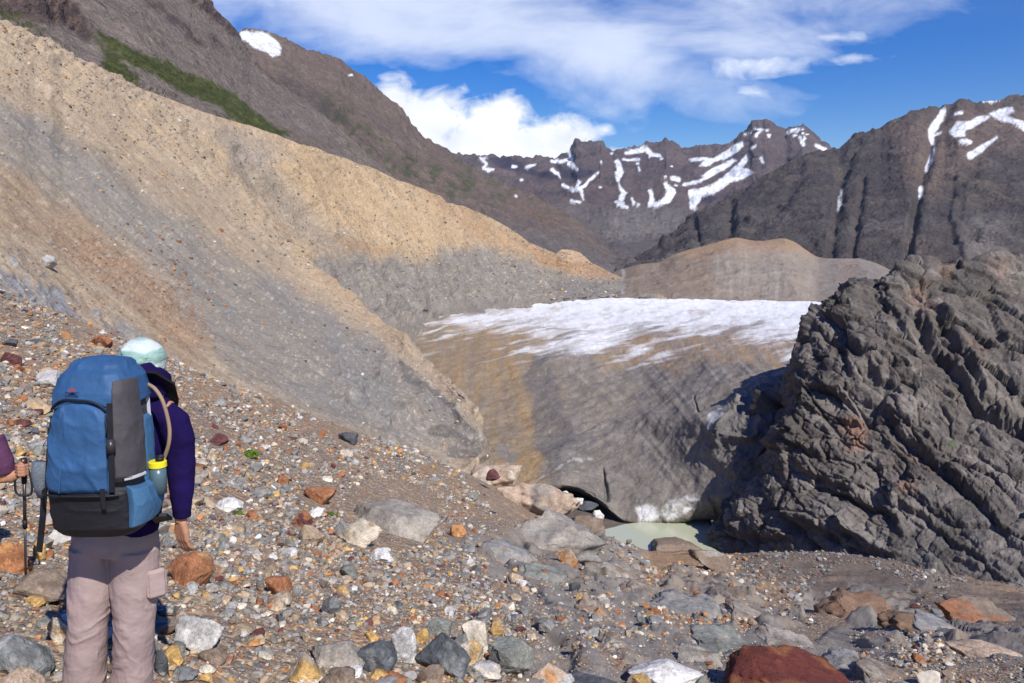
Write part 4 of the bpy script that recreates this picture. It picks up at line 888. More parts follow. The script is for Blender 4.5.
B(38, 552, 18, 20, 'ochre', "yellow flake of rock below the backpack's hanging strap", seed=114, tilt=30)
B(392, 514, 92, 40, 'pink-grey', 'large flat brown-grey slab half buried on the scree in the centre', 'half buried brown-grey slab', seed=117, planes=8, sink=.45, tilt=10)
B(360, 530, 38, 36, 'cream', 'rounded tan and cream boulder at the left end of the half buried slab', 'rounded tan and cream boulder', c2='tan', seed=121, tilt=30, planes=6)
B(381, 557, 26, 16, 'white', 'flat bright cream stone just below the tan and cream boulder', seed=123, planes=6)
B(344, 528, 16, 26, 'grey', 'dark grey upright stone against the tan and cream boulder', seed=124)
B(302, 517, 21, 22, 'maroon', 'dark red rounded stone left of the tan and cream boulder', 'dark red rounded stone', c2='rust', thr=-.1, seed=127, planes=5)
B(311, 534, 27, 24, 'tan', 'cream and tan stone just below the dark red rounded stone', seed=129)
B(320, 493, 34, 20, 'rust', 'rust brown flat-topped stone above the dark red rounded stone', 'rust brown flat-topped stone', seed=131, c2='brown')
B(316, 508, 18, 13, 'white', 'white stone under the rust brown flat-topped stone', seed=133)
B(283, 478, 12, 14, 'rust', 'small rust red stone high on the scree, left of two cream ones', seed=135)
B(220, 439, 19, 15, 'maroon', "dark maroon stone right of the hiker's shoulder", 'dark maroon stone', seed=137, planes=5)
B(348, 437, 20, 13, 'slate', 'black slate stone at the crest of the scree', 'black slate stone', seed=139)
B(346, 453, 15, 8, 'cream', 'flat cream stone just below the black slate stone', seed=141)
B(229, 502, 28, 17, 'white', "pale white boulder right of the hiker's hand", "pale white boulder", seed=143)
B(458, 534, 19, 16, 'orange', 'bright orange-brown stone on the scree in the centre', 'bright orange-brown stone', seed=147)
B(11, 360, 20, 15, 'maroon', 'dark maroon stone near the left edge above the backpack', seed=149, planes=5)
B(102, 338, 24, 15, 'rust', 'dark rust boulder on the slope above the backpack', c2='maroon', thr=0, seed=151)
B(10, 343, 16, 8, 'slate', 'flat dark stone near the left edge above the maroon one', seed=152)
B(48, 382, 30, 18, 'pale grey', 'pale grey boulder left of the top of the backpack', seed=153)
B(40, 405, 30, 17, 'tan', 'tan boulder left of the backpack lid', seed=155, c2='ochre')
B(47, 263, 18, 15, 'pale grey', 'lone pale boulder perched high on the left slope', seed=157, on=(Vector(NEAR.p[int(np.argmin(np.abs(NEAR.py[:, 419]-268))), 419].tolist()), float(NEAR.d[int(np.argmin(np.abs(NEAR.py[:, 419]-268))), 419])))
B(496, 473, 54, 30, 'pink', 'pale pink and orange rocky knob on the rim above the glacier', 'pink rim knob', c2='cream', seed=161, planes=14, rough=.16)
B(493, 484, 14, 12, 'maroon', 'small dark red stone on the pink rocky knob', seed=163, sink=-.9)
B(538, 500, 86, 44, 'pink', 'broad pale pinkish boulder on the rim beside the glacier cave', 'broad pinkish rim boulder', c2='pink-grey', seed=167, planes=6, rough=.28, tilt=6)
B(553, 531, 100, 46, 'pink-grey', 'large grey-brown boulder with a black shaded left face on the rim', 'large grey-brown rim boulder', c2='grey', seed=171, planes=6, rough=.3, tilt=8)
B(588, 516, 36, 34, 'brown', 'brown-grey broken rock at the right end of the rim', c2='pink-grey', seed=173, planes=14, rough=.16)
B(473, 494, 13, 10, 'green-grey', 'small dark grey-green stone below the pink rocky knob', seed=174)
B(566, 556, 24, 24, 'orange', 'orange-pink stone in front of the grey-brown rim boulder', c2='pink', thr=-.05, seed=175)
B(672, 547, 62, 20, 'brown', 'low dark brown rock mound at the near shore of the pond', 'brown pond shore mound', c2='grey', seed=177, planes=12, rough=.16)
B(712, 560, 46, 22, 'brown', 'brown rock mound right of the low dark mound on the pond shore', c2='pink-grey', seed=179, planes=12, rough=.2, tilt=10)
B(858, 600, 92, 44, (.19, .12, .08), 'rust brown folded bedrock block with dark hollows right of centre', 'folded rust brown bedrock', name='bedrock_block', cat='bedrock', c2='brown', seed=181, planes=10, rough=.42, tilt=14, sink=.35)
B(905, 618, 62, 34, (.17, .11, .075), 'lower right shoulder of broken rust brown bedrock beside the folded block', name='bedrock_block', cat='bedrock', c2='brown', seed=187, planes=10, rough=.42, tilt=16, sink=.35)
B(985, 612, 86, 28, (.22, .17, .13), 'low brown broken bedrock ledge near the right edge', 'brown bedrock ledge', name='bedrock_block', cat='bedrock', c2='rust', seed=191, planes=12, rough=.3, sink=.4)
B(990, 652, 74, 16, 'pink', 'flat pink slab at the right edge above the sandy patch', 'flat pink slab', seed=193, planes=14, rough=.2, sink=.4)
B(575, 590, 12, 14, 'slate', 'small black stone among the bedrock ribs', seed=195)
B(598, 612, 13, 14, 'orange', 'small orange stone wedged between two bedrock ribs', seed=197)
B(546, 622, 18, 12, 'grey', 'grey stone in the gravel left of the bedrock ribs', seed=199)
B(754, 593, 12, 9, 'cream', 'small cream stone on the orange gravel patch', seed=201)
B(735, 596, 26, 14, 'brown', 'flat dark brown rock on the orange gravel patch', seed=203)
B(706, 628, 20, 10, 'tan', 'tan flat stone on bedrock left of the folded block', seed=205)
def blob_rib(pts, w, hgt, label, c, seed):
    """long bedrock back running down the slope"""
    P = [ground_at(*p)[0] for p in pts]; n = 70; m = 26; V_ = []
    L = np.array([p[:] for p in P]); t = np.linspace(0, len(P)-1, n); q = np.stack([np.interp(t, range(len(P)), L[:, k]) for k in range(3)], -1)
    tg = np.gradient(q, axis=0); tg[:, 2] = 0; tg /= np.linalg.norm(tg, axis=1, keepdims=True); sd = np.stack([tg[:, 1], -tg[:, 0], tg[:, 0]*0], -1)
    d = q[:, 1:2]; prof = np.sqrt(np.clip(1-np.linspace(-1, 1, n)**4, 0, 1))[:, None]
    for j in range(m):
        a = math.pi*j/(m-1)*1.0; V_.append(q+sd*math.cos(a)*w*prof*d/F+np.array([0, 0, 1.])*(math.sin(a)*hgt*prof*d/F-.35*hgt*d/F))
    v = np.stack(V_, 1); nn = v-q[:, None]; r = (ridged(v.reshape(-1, 3)/(w/F*d.mean()*1.2), 5, seed).reshape(v.shape[:2])-.4); v = v+nn*r[..., None]*.8+.15*w/F*d[:, None]*fbm(v.reshape(-1, 3)*3/(w/F*d.mean()), 4, seed).reshape(v.shape[:2])[..., None]*np.array([1, 1, 1.])
    vv = v.reshape(-1, 3); cc = rcol(vv*.5, c, seed, (.27, .235, .2), .05)
    o = link('bedrock_rib', mesh_np('bedrock_rib', vv-vv.mean(0), quads=grid_faces(n, m), col=cc, mat=M_ROCK)); o.location = vv.mean(0).tolist()
    tag(o, label, 'bedrock')
blob_rib([(567, 575), (588, 605), (612, 640), (632, 672)], 13, 8, 'long grey-brown bedrock rib running down to the bottom edge left of centre right', (.21, .18, .155), 3) if False else None
# ------------------------------------------------------------------ cushion plants
def cushion(px, py, w, h, label):
    P, d = ground_at(px, py+h*.3); rng = random.Random(int(px)); V_, Fc, C_ = [], [], []
    for _ in range(900):
        a = rng.uniform(0, 2*math.pi); r = math.sqrt(rng.random()); x = r*math.cos(a)*w*d/F*.5; y = r*math.sin(a)*w*d/F*.6; z = math.sqrt(max(0, 1-r*r))*h*d/F*.55*(.8+.4*rng.random())
        s = .012*d/10+.01; n = Vector((rng.gauss(0, 1), rng.gauss(0, 1), rng.gauss(.8, .6))).normalized(); t = n.orthogonal().normalized(); b = n.cross(t); i = len(V_); c = Vector((x, y, z))
        V_ += [c-t*s, c+b*s*.5, c+t*s, c-b*s*.5]; Fc.append([i, i+1, i+2, i+3]); g = rng.uniform(.7, 1.4); C_ += [(.11*g, .17*g, .025*g)]*4
    o = link('cushion_plant', mesh_np('cushion_plant', np.array([v[:] for v in V_]), quads=np.array(Fc), col=np.array(C_), smooth=False, mat=M_STONE)); o.location = P
    tag(o, label, 'plant')
for q in ((574, 574, 34, 22, 'brown', 'grey-brown bedrock lump at the top of the left bedrock rib'), (590, 604, 36, 26, 'brown', 'worn bedrock lump halfway down the left bedrock rib'), (610, 636, 38, 26, 'pink-grey', 'pale worn bedrock lump low on the left bedrock rib'),
          (634, 664, 34, 20, 'brown', 'bedrock foot of the left rib just above the yellow-stained white boulder'), (612, 566, 42, 18, 'pink-grey', 'flat pale bedrock ledge between the rim boulders and the orange gravel'), (636, 590, 40, 20, 'brown', 'brown bedrock back of the right rib beside the orange gravel'),
          (652, 614, 34, 20, 'grey', 'grey bedrock lump at the lower end of the right rib'), (692, 608, 96, 22, 'grey', 'long low grey bedrock slab below the orange gravel'), (732, 636, 84, 24, 'green-grey', 'flat grey bedrock slab behind the dark red boulder'), (792, 640, 76, 22, 'pink-grey', 'cracked pale bedrock slab above the right end of the red boulder'),
          (846, 655, 70, 22, 'grey', 'grey cracked bedrock slab right of the red boulder tip'), (880, 672, 60, 20, 'brown', 'brown bedrock hump at the bottom edge right of the red boulder'), (752, 612, 56, 16, 'brown', 'low brown bedrock back left of the folded rust brown bedrock'), (540, 572, 50, 20, 'green-grey', 'dark gravelly bedrock swelling left of the left rib'),
          (506, 545, 60, 22, 'grey', 'half buried grey bedrock left of the large grey-brown rim boulder'), (935, 632, 60, 16, 'grey', 'thin grey bedrock ledge below the broken rust brown bedrock'), (700, 655, 50, 16, 'pink-grey', 'pale bedrock patch left of the big dark red boulder')):
    B(q[0], q[1], q[2], q[3], q[4], q[5], name='bedrock_block', cat='bedrock', c2='pink-grey' if q[4] != 'pink-grey' else 'brown', seed=q[0]*3+q[1], planes=5, rough=.3, sink=.48, tilt=12, dep=1.5, rz=-.5 if q[0] < 660 else -.15)
for ix, iy, iw, ih, lab in ((562, 496, 20, 9, 'white ice block at the left mouth of the glacier cave'), (577, 500, 13, 9, 'small white ice block in the middle of the glacier cave mouth'), (598, 514, 12, 12, 'pale grey ice block at the right of the glacier cave mouth'), (588, 506, 22, 9, 'dark slate-grey ice block lying deep in the glacier cave mouth')):
    dq = 150; B(ix, iy, iw, ih, 'white' if 'dark' not in lab else 'slate', lab, name='ice_block', cat='ice', on=(PV(ix, iy+ih*.4, dq), dq), seed=ix, planes=6)  # the block labelled dark is coloured slate, the others white
cushion(250, 453, 17, 10, 'bright green cushion plant on the scree right of the maroon stone')
cushion(237, 511, 9, 5, 'tiny green cushion plant just below the pale white boulder')
cushion(332, 511, 12, 7, 'small green cushion plant beside the white stone under the flat-topped one')
# ------------------------------------------------------------------ loose stones
CN = ['grey', 'blue-grey', 'slate', 'tan', 'cream', 'rust', 'ochre', 'maroon', 'white', 'brown', 'green-grey', 'pale grey', 'pink-grey', 'orange']
CW = np.array([.19, .06, .025, .20, .075, .055, .045, .02, .02, .1, .06, .06, .08, .03]); CW = CW/CW.sum()
CR = np.array([PAL[c] for c in CN])
TEMP = {sub: [rock_verts(900+i, max(sub, 1), 6, .1, (.35, .8)) for i in range(26)] for sub in (1, 2, 3)}
OCT = (np.array([[1, 0, 0], [0, 1, 0], [-1, 0, 0], [0, -1, 0], [.1, .1, 1], [0, 0, -1.]]), np.array([[0, 1, 4], [1, 2, 4], [2, 3, 4], [3, 0, 4], [1, 0, 5], [2, 1, 5], [3, 2, 5], [0, 3, 5]]))
TEMP[0] = [(OCT[0]*np.random.RandomState(i).uniform(.35, .62, (6, 1)), OCT[1]) for i in range(26)]
rs = np.random.RandomState(4)
def scatter(n, d0, d1, s0, s1, p=2.2, box=(-60, 1090), dens=None):
    """stones spread evenly over the real ground"""
    d = d0+(d1-d0)*np.sqrt(rs.rand(n)*(1-(d0/d1)**2)+(d0/d1)**2)
    d = np.sqrt(d0**2+(d1**2-d0**2)*rs.rand(n)); px = rs.uniform(box[0], box[1], n)
    s = s0*(1-rs.rand(n)*(1-(s0/s1)**p))**(-1/p)
    x, z, py = gcoords(px, d)
    keep = np.ones(n, bool)
    if dens is not None: keep = rs.rand(n) < dens(px, py, d)
    keep &= rs.rand(n) < 1-.72*np.clip(np.maximum(ground_rock(px, py), bedrock_mask(px, py)), 0, 1)
    px, py, d, s, x, z = [a[keep] for a in (px, py, d, s, x, z)]
    z = z+ground_noise(x, d, px, py)
    return np.stack([x, d, z, s, px, py], -1)
def fine(px, py, d): return .35+.65*sstep(420, 260, px+.6*(650-py))
def clump(px, py, d): return np.clip(.5+1.1*n2(px/40, py/25, 5, 3), .08, 1)
def clf(px, py, d): return fine(px, py, d)*clump(px, py, d)
def rightd(px, py, d): return np.where(px > 480, .55, 1)*clump(px, py, d)
sets = [scatter(52000, 3.0, 10, .012, .05, 2), scatter(16000, 3.0, 16, .04, .12, 2.3, dens=lambda a, b, c: .4+.6*sstep(520, 250, a)), scatter(2600, 3.2, 14, .09, .27, 2.6, dens=clf),
        scatter(75000, 7, 32, .028, .14, 2.3, dens=lambda a, b, c: .3+.7*clump(a, b, c)), scatter(45000, 12, 62, .08, .4, 2.5, dens=rightd), scatter(26000, 35, 128, .18, .85, 2.6, (380, 1090), dens=clump)]
ALL = np.concatenate(sets)
ALL = ALL[(ALL[:, 5] < 700)]
for land, kx, ky, kw in KEYS:
    m = np.hypot((ALL[:, 4]-kx)/(kw*.5+4), (ALL[:, 5]-ky)/(kw*.35+4)) < 1; ALL = ALL[~(m & (ALL[:, 3] > .04))]
pxs = ALL[:, 3]*F/ALL[:, 1]
ci = rs.choice(len(CN), len(ALL), p=CW)
or_zone = (ALL[:, 4] > 640) & (ALL[:, 4] < 790) & (ALL[:, 5] > 552) & (ALL[:, 5] < 630); ci = np.where(or_zone & (rs.rand(len(ALL)) < .5), rs.choice([3, 4, 6, 13, 5], len(ALL)), ci)
dk_zone = (ALL[:, 4] > 740) & (ALL[:, 5] < 600); ci = np.where(dk_zone & (rs.rand(len(ALL)) < .8), rs.choice([0, 1, 9, 0], len(ALL)), ci)
def vis_frame(a): return (a[:, 4] > 4) & (a[:, 4] < 1020) & (a[:, 5] > 330) & (a[:, 5] < 676) & ~((a[:, 4] > 62) & (a[:, 4] < 166) & (a[:, 5] < 690)) & ~((a[:, 4] > 38) & (a[:, 4] < 195) & (a[:, 5] < 545))
cand = np.argsort(-np.where(vis_frame(ALL), pxs, 0))[:215]; indiv = np.zeros(len(ALL), bool); indiv[cand] = True
def stones_mesh(A, cidx, name, label, lodf, sink=.2, dark=1.0):
    Vs, Fs, Cs, off = [], [], [], 0
    n = len(A); tid = rs.randint(0, 26, n); ps = A[:, 3]*F/np.maximum(A[:, 1], 1)
    lod = lodf(ps); ang = rs.uniform(0, 2*math.pi, n); sc = np.stack([np.ones(n), rs.uniform(.6, 1, n), rs.uniform(.4, .85, n)], -1)*A[:, 3:4]; br = rs.uniform(.75, 1.25, (n, 1))*dark
    tilt = rs.uniform(-.35, .35, n)
    for sub in (0, 1, 2, 3):
        for k in range(26):
            m = (lod == sub) & (tid == k)
            if not m.any(): continue
            v, f = TEMP[sub][k]; q = v[None]*sc[m][:, None]; t = tilt[m][:, None]; a = ang[m][:, None]
            x = q[..., 0]*np.cos(t)+q[..., 2]*np.sin(t); z = -q[..., 0]*np.sin(t)+q[..., 2]*np.cos(t); y = q[..., 1]
            w = np.stack([x*np.cos(a)-y*np.sin(a), x*np.sin(a)+y*np.cos(a), z+sc[m][:, None, 2]*(.5-sink)], -1)+A[m][:, None, :3]
            cnt = int(m.sum()); Vs.append(w.reshape(-1, 3)); Fs.append((f[None]+(np.arange(cnt)*len(v))[:, None, None]+off).reshape(-1, 3)); off += cnt*len(v)
            Cs.append(np.repeat(CR[cidx[m]]*br[m], len(v), 0))
    o = link(name, mesh_np(name, np.concatenate(Vs), tris=np.concatenate(Fs), col=np.concatenate(Cs), smooth=False, mat=M_STONE))
    tag(o, label, None, None, 'stuff'); return o
stones_mesh(ALL[~indiv], ci[~indiv], 'gravel_stones', 'small mixed grey, tan and rust stones covering the ground', lambda ps: np.where(ps > 16, 3, np.where(ps > 7, 2, np.where(ps > 3.2, 1, 0))))
# stones lying on the slopes and on the glacier
def on_sheet(s, n, s0, s1, box, seed, dens=None, p=2.3):
    r = np.random.RandomState(seed); nr, nc = s.py.shape; i = r.randint(0, nr, n*3); j = r.randint(0, nc, n*3)
    w = (s.px[i, j] > box[0]) & (s.px[i, j] < box[2]) & (s.py[i, j] > box[1]) & (s.py[i, j] < box[3])
    if dens is not None: w &= r.rand(n*3) < dens(s.px[i, j], s.py[i, j])
    i, j = i[w][:n], j[w][:n]; q = s.p[i, j]; z = s0*(1-r.rand(len(i))*(1-(s0/s1)**p))**(-1/p)
    return np.concatenate([q, (z*s.d[i, j]/F)[:, None], s.px[i, j][:, None], s.py[i, j][:, None]], 1)
def gl_d(px, py): return .15+.85*np.clip(n2(px/30, py/30, 5, 3)*2, 0, 1)
def crest_d(px, py): return .12+.88*sstep(120, 20, py-np.interp(px, [0, 100, 200, 300], [20, 62, 112, 180]))
A1 = np.concatenate([on_sheet(NEAR, 11000, 1.2, 5.0, (-20, 20, 490, 470), 3, crest_d), on_sheet(NEAR, 3400, 1.3, 5.5, (-20, 225, 215, 400), 5), on_sheet(NEAR, 2200, 1.2, 4., (55, 228, 220, 350), 15, lambda a, b: np.exp(-((b-(232+.62*(a-60)))/26)**2)), on_sheet(WALL, 4500, 1.0, 3.2, (230, 125, 620, 300), 6), on_sheet(GLAC, 2600, .5, 1.6, (400, 345, 760, 515), 8, gl_d)])
c1 = rs.choice(len(CN), len(A1), p=CW); c1 = np.where((A1[:, 4] > 55) & (A1[:, 5] > 228) & (A1[:, 4] < 225) & (A1[:, 5] < 350) & (rs.rand(len(A1)) < .7), rs.choice([5, 13, 9, 5], len(A1)), c1)
stones_mesh(A1, c1, 'scree_stones', 'loose stones and rusty debris scattered over the left moraine slope', lambda ps: np.where(ps > 9, 2, np.where(ps > 2.5, 1, 0)), .3, .9)
# the stones that show largest are things of their own
SZ = {0: 'first', 1: 'second', 2: 'third', 3: 'fourth', 4: 'fifth', 5: 'sixth', 6: 'seventh', 7: 'eighth', 8: 'ninth', 9: 'tenth'}
KL = KEYS+[("hiker's knees", 112, 622, 80), ("hiker's hand", 183, 540, 20)]
recs = {}
for i in np.nonzero(indiv)[0]:
    x, y = ALL[i, 4], ALL[i, 5]
    k = min(KL, key=lambda q: math.hypot(x-q[1], (y-q[2])*1.5)); dx, dy = x-k[1], y-k[2]
    ang = math.degrees(math.atan2(-dy, dx)) % 360; dr = ['right of', 'up and right of', 'above', 'up and left of', 'left of', 'down and left of', 'below', 'down and right of'][int((ang+22.5)//45) % 8]
    recs.setdefault((CN[ci[i]], dr, k[0]), []).append((math.hypot(dx, dy), i))
rng = random.Random(8)
for (cn, dr, land), lst in recs.items():
    lst.sort()
    for r_, (_, i) in enumerate(lst):
        a = ALL[i]; ps = a[3]*F/a[1]; v, f = rock_verts(int(i) % 7919, 4 if ps > 14 else 3, rng.choice([5, 7, 9, 12]), .08, (.4, .85))
        v = v*np.array([1, rng.uniform(.6, 1), rng.uniform(.45, .85)])*a[3]; t = rng.uniform(-.35, .35); th = rng.uniform(0, 6.28)
        v = np.stack([v[:, 0]*math.cos(t)+v[:, 2]*math.sin(t), v[:, 1], -v[:, 0]*math.sin(t)+v[:, 2]*math.cos(t)], -1); v = np.stack([v[:, 0]*math.cos(th)-v[:, 1]*math.sin(th), v[:, 0]*math.sin(th)+v[:, 1]*math.cos(th), v[:, 2]], -1)
        v[:, 2] += (v[:, 2].max()-v[:, 2].min())*.28
        o = link('stone', mesh_np('stone', v, tris=f, col=rcol(v/a[3]*2, CR[ci[i]]*rng.uniform(.8, 1.2), int(i) % 997, CR[rng.choice([0, 3, 4, 12])] if rng.random() < .35 else None), smooth=ps > 14, mat=M_ROCK)); o.location = a[:3].tolist()
        det = 'the' if not land.startswith('hiker') else 'the'
        lab = f'{cn} stone {dr} the {land}' if len(lst) == 1 else f'{SZ.get(r_, "outermost")} nearest {cn} stone {dr} the {land}'
        tag(o, lab, 'stone', 'loose stones lying on the scree')
# ------------------------------------------------------------------ people
def mat_plain(name, col, rough=.85, spec=.2, bump=(), bdist=.002, var=.12, vs=6, sheen=0, stripes=None):
    m = bpy.data.materials.new(name); m.use_nodes = True; nt = m.node_tree; N = nt.nodes; L = nt.links; b = N['Principled BSDF']
    b.inputs['Roughness'].default_value = rough; b.inputs['Specular IOR Level'].default_value = spec; b.inputs['Sheen Weight'].default_value = sheen
    tc = N.new('ShaderNodeTexCoord'); t = N.new('ShaderNodeTexNoise'); t.inputs['Scale'].default_value = vs; t.inputs['Detail'].default_value = 6; t.inputs['Roughness'].default_value = .6
    L.new(tc.outputs['Object'], t.inputs[0]); r = N.new('ShaderNodeValToRGB'); r.color_ramp.elements[0].position = .3; r.color_ramp.elements[1].position = .7
    r.color_ramp.elements[0].color = (*[c*(1-var) for c in col], 1); r.color_ramp.elements[1].color = (*[min(1, c*(1+var)) for c in col], 1); L.new(t.outputs[0], r.inputs[0])
    if stripes:
        w = N.new('ShaderNodeTexWave'); w.inputs['Scale'].default_value = stripes[1]; w.inputs['Distortion'].default_value = 3; w.bands_direction = 'Z'; L.new(tc.outputs['Object'], w.inputs[0])
        mx = N.new('ShaderNodeMixRGB'); L.new(r.outputs[0], mx.inputs[1]); mx.inputs[2].default_value = (*stripes[0], 1); s2 = N.new('ShaderNodeMapRange'); s2.inputs[1].default_value = .5; s2.inputs[2].default_value = .75; L.new(w.outputs[0], s2.inputs[0]); L.new(s2.outputs[0], mx.inputs[0]); L.new(mx.outputs[0], b.inputs['Base Color'])
    else: L.new(r.outputs[0], b.inputs['Base Color'])
    h = None
    for sc, am, st in bump:
        mp = N.new('ShaderNodeMapping'); mp.inputs['Scale'].default_value = st; L.new(tc.outputs['Object'], mp.inputs[0])
        q = N.new('ShaderNodeTexNoise'); q.inputs['Scale'].default_value = sc; q.inputs['Detail'].default_value = 3; L.new(mp.outputs[0], q.inputs[0])
        a = N.new('ShaderNodeMath'); a.operation = 'MULTIPLY_ADD'; a.inputs[1].default_value = am; L.new(q.outputs[0], a.inputs[0])
        if h is not None: L.new(h, a.inputs[2])
        else: a.inputs[2].default_value = 0
        h = a.outputs[0]
    if h is not None:
        bp = N.new('ShaderNodeBump'); bp.inputs['Distance'].default_value = bdist; L.new(h, bp.inputs['Height']); L.new(bp.outputs[0], b.inputs['Normal'])
    return m
F_PUR = mat_plain('indigo_fleece', (.0105, .0055, .05), .95, .08, ((9, 1, (1, 1, 1)), (300, .05, (1, 1, 1))), .016, .3)
F_TRO = mat_plain('mauve_trousers', (.345, .26, .25), .92, .08, ((7, 1, (1.2, 1.2, 1)), (18, .35, (1, 1, 1.3)), (400, .02, (1, 1, 1))), .014, .1)
F_BLUE = mat_plain('blue_nylon', (.026, .082, .20), .6, .3, ((8, 1, (1, 1, .7)), (22, .4, (1, 1, 1)), (500, .03, (1, 1, 1))), .012, .22)
F_LBLUE = mat_plain('light_blue_nylon', (.05, .13, .25), .6, .3, ((8, 1, (1, 1, 1)),), .01, .15)
F_CHAR = mat_plain('charcoal_nylon', (.055, .05, .058), .65, .3, ((10, 1, (1, 1, 1)),), .01, .2)
F_BLK = mat_plain('black_nylon', (.010, .010, .015), .6, .35, ((8, 1, (1, 1, 1)),), .012, .3)
F_GREY = mat_plain('reflective_band', (.42, .42, .45), .5, .4, (), .002, .1)
F_SKIN = mat_plain('skin', (.38, .19, .12), .6, .3, ((60, 1, (1, 1, 1)),), .001, .12)
F_SCARF = mat_plain('mint_scarf', (.26, .40, .36), .9, .1, ((16, 1, (1, 1, 2)),), .01, .2, stripes=((.5, .56, .56), 3.0))
F_YEL = mat_plain('yellow_plastic', (.72, .62, .02), .4, .5, (), .001, .05)
F_BOT = mat_plain('grey_bottle', (.07, .12, .15), .3, .5, (), .001, .1)
F_HOSE = mat_plain('tan_hose', (.27, .19, .13), .6, .3, (), .001, .1)
F_TEE = mat_plain('purple_shirt', (.10, .04, .09), .9, .1, ((14, 1, (1, 1, 1)),), .01, .2)
F_HAIR = mat_plain('brown_hair', (.04, .022, .014), .7, .3, ((60, 1, (1, 1, .2)),), .004, .3)
F_BOOT = mat_plain('boot_leather', (.03, .027, .025), .7, .3, ((30, 1, (1, 1, 1)),), .003, .3)
F_RED = mat_plain('red_print', (.35, .05, .06), .7, .2); F_MET = mat_plain('dark_anodised_metal', (.03, .03, .035), .35, .5)
def loft(bm, pts, rad, n=18):
    """closed tube; rad = radius or (sideways, front-back)"""
    pts = [Vector(p) for p in pts]; rings = []
    for i, p in enumerate(pts):
        t = (pts[min(i+1, len(pts)-1)]-pts[max(i-1, 0)]).normalized(); ref = Vector((0, 1, 0)) if abs(t.y) < .8 else Vector((0, 0, 1))
        x = ref.cross(t).normalized(); y = t.cross(x); r = rad[i]; r = (r, r) if isinstance(r, (int, float)) else r
        rings.append([bm.verts.new(p+x*math.cos(a)*r[0]+y*math.sin(a)*r[1]) for a in [2*math.pi*k/n for k in range(n)]])
    for a, b in zip(rings, rings[1:]):
        for k in range(n): bm.faces.new((a[k], a[(k+1) % n], b[(k+1) % n], b[k]))
    bm.faces.new(rings[0][::-1]); bm.faces.new(rings[-1])
def ell(bm, c, r, rot=None, sub=3):
    M = Matrix.Translation(Vector(c))@(rot.to_4x4() if rot else Matrix())@Matrix.Diagonal((*r, 1)); bmesh.ops.create_icosphere(bm, subdivisions=sub, radius=1, matrix=M)
def finish(name, bm, mat, parent, voxel=None, smooth=0, wr=None, shade=True):
    bmesh.ops.recalc_face_normals(bm, faces=bm.faces); me = bpy.data.meshes.new(name); bm.to_mesh(me); bm.free()
    if voxel:
        t = bpy.data.objects.new('tmp', me); COL.objects.link(t); md = t.modifiers.new('r', 'REMESH'); md.mode = 'VOXEL'; md.voxel_size = voxel
        if smooth: s = t.modifiers.new('s', 'SMOOTH'); s.iterations = smooth; s.factor = .5
        dg = bpy.context.evaluated_depsgraph_get(); m2 = bpy.data.meshes.new_from_object(t.evaluated_get(dg)); bpy.data.objects.remove(t); me = m2; me.name = name
    if wr:
        n = len(me.vertices); co = np.empty(n*3, np.float32); me.vertices.foreach_get('co', co); no = np.empty(n*3, np.float32); me.vertices.foreach_get('normal', no)
        co = co.reshape(-1, 3).astype(float); no = no.reshape(-1, 3); co = co+no*wr(co)[:, None]; me.vertices.foreach_set('co', co.astype(np.float32).ravel()); me.update()
    for p in me.polygons: p.use_smooth = shade
    me.materials.clear(); me.materials.append(mat); return link(name, me, parent)
def hand(bm, w, dirv, side, size=1.0, curl=.5):
    """palm and five fingers from the wrist w along dirv; side = the thumb's side"""
    dv = Vector(dirv).normalized(); sv = (Vector(side)-dv*Vector(side).dot(dv)).normalized(); nv = dv.cross(sv); w = Vector(w)
    for k in range(4): loft(bm, [w+sv*.012*(1.5-k)*size*.8, w+dv*.05*size+sv*.0185*(1.5-k)*size, w+dv*.088*size+sv*.02*(1.5-k)*size], [.018*size, .0155*size, .012*size], 10)
    for k, l in enumerate((.068, .078, .073, .056)):
        a = w+dv*.086*size+sv*.0205*(1.5-k)*size; th = 0; p = [a]; c = curl*(1+.15*k)
        for q in range(3): th += c*(.55 if q else .4); p.append(p[-1]+(dv*math.cos(th)+nv*math.sin(th))*l*size*(.45, .32, .23)[q])
        loft(bm, p, [.0095*size, .009*size, .0082*size, .006*size], 10); ell(bm, p[-1], (.006*size,)*3, sub=1)
    b = w+dv*.02*size+sv*.026*size
    p = [b, b+(dv*.7+sv*.7+nv*.25)*.032*size, b+(dv*1.25+sv*.85+nv*.55)*.045*size, b+(dv*1.8+sv*.7+nv*.8)*.05*size]; loft(bm, p, [.014*size, .0115*size, .0098*size, .0075*size], 10)
def head(bm, c, r, face, up=Vector((0, 0, 1))):
    f = Vector(face).normalized(); s = f.cross(up).normalized(); c = Vector(c)
    rot = Matrix((s, f, up)).transposed()
    ell(bm, c+up*.02*r/.1, (r*.78, r*.98, r*1.02), rot); ell(bm, c+f*r*.22-up*r*.55, (r*.55, r*.62, r*.6), rot)
    ell(bm, c+f*r*1.0-up*r*.22, (r*.11, r*.18, r*.26), rot, 2); ell(bm, c+f*r*.85-up*r*.62, (r*.26, r*.1, r*.07), rot, 2)
    for q in (-1, 1):
        ell(bm, c+s*q*r*.8-up*r*.12, (r*.09, r*.16, r*.3), rot, 2); ell(bm, c+f*r*.86+s*q*r*.32+up*r*.02, (r*.14, r*.09, r*.1), rot, 2)
H = Vector((-1.80, 3.6, 0)); H.z = PV(108, 705, 3.6).z; H.x = PV(110, 600, 3.6).x
hik = empty('person', H); tag(hik, 'hiker seen from behind in an indigo jacket, mauve trousers and mint headscarf', 'person')
def Q(px, py, d): return PV(px, py, d)-H
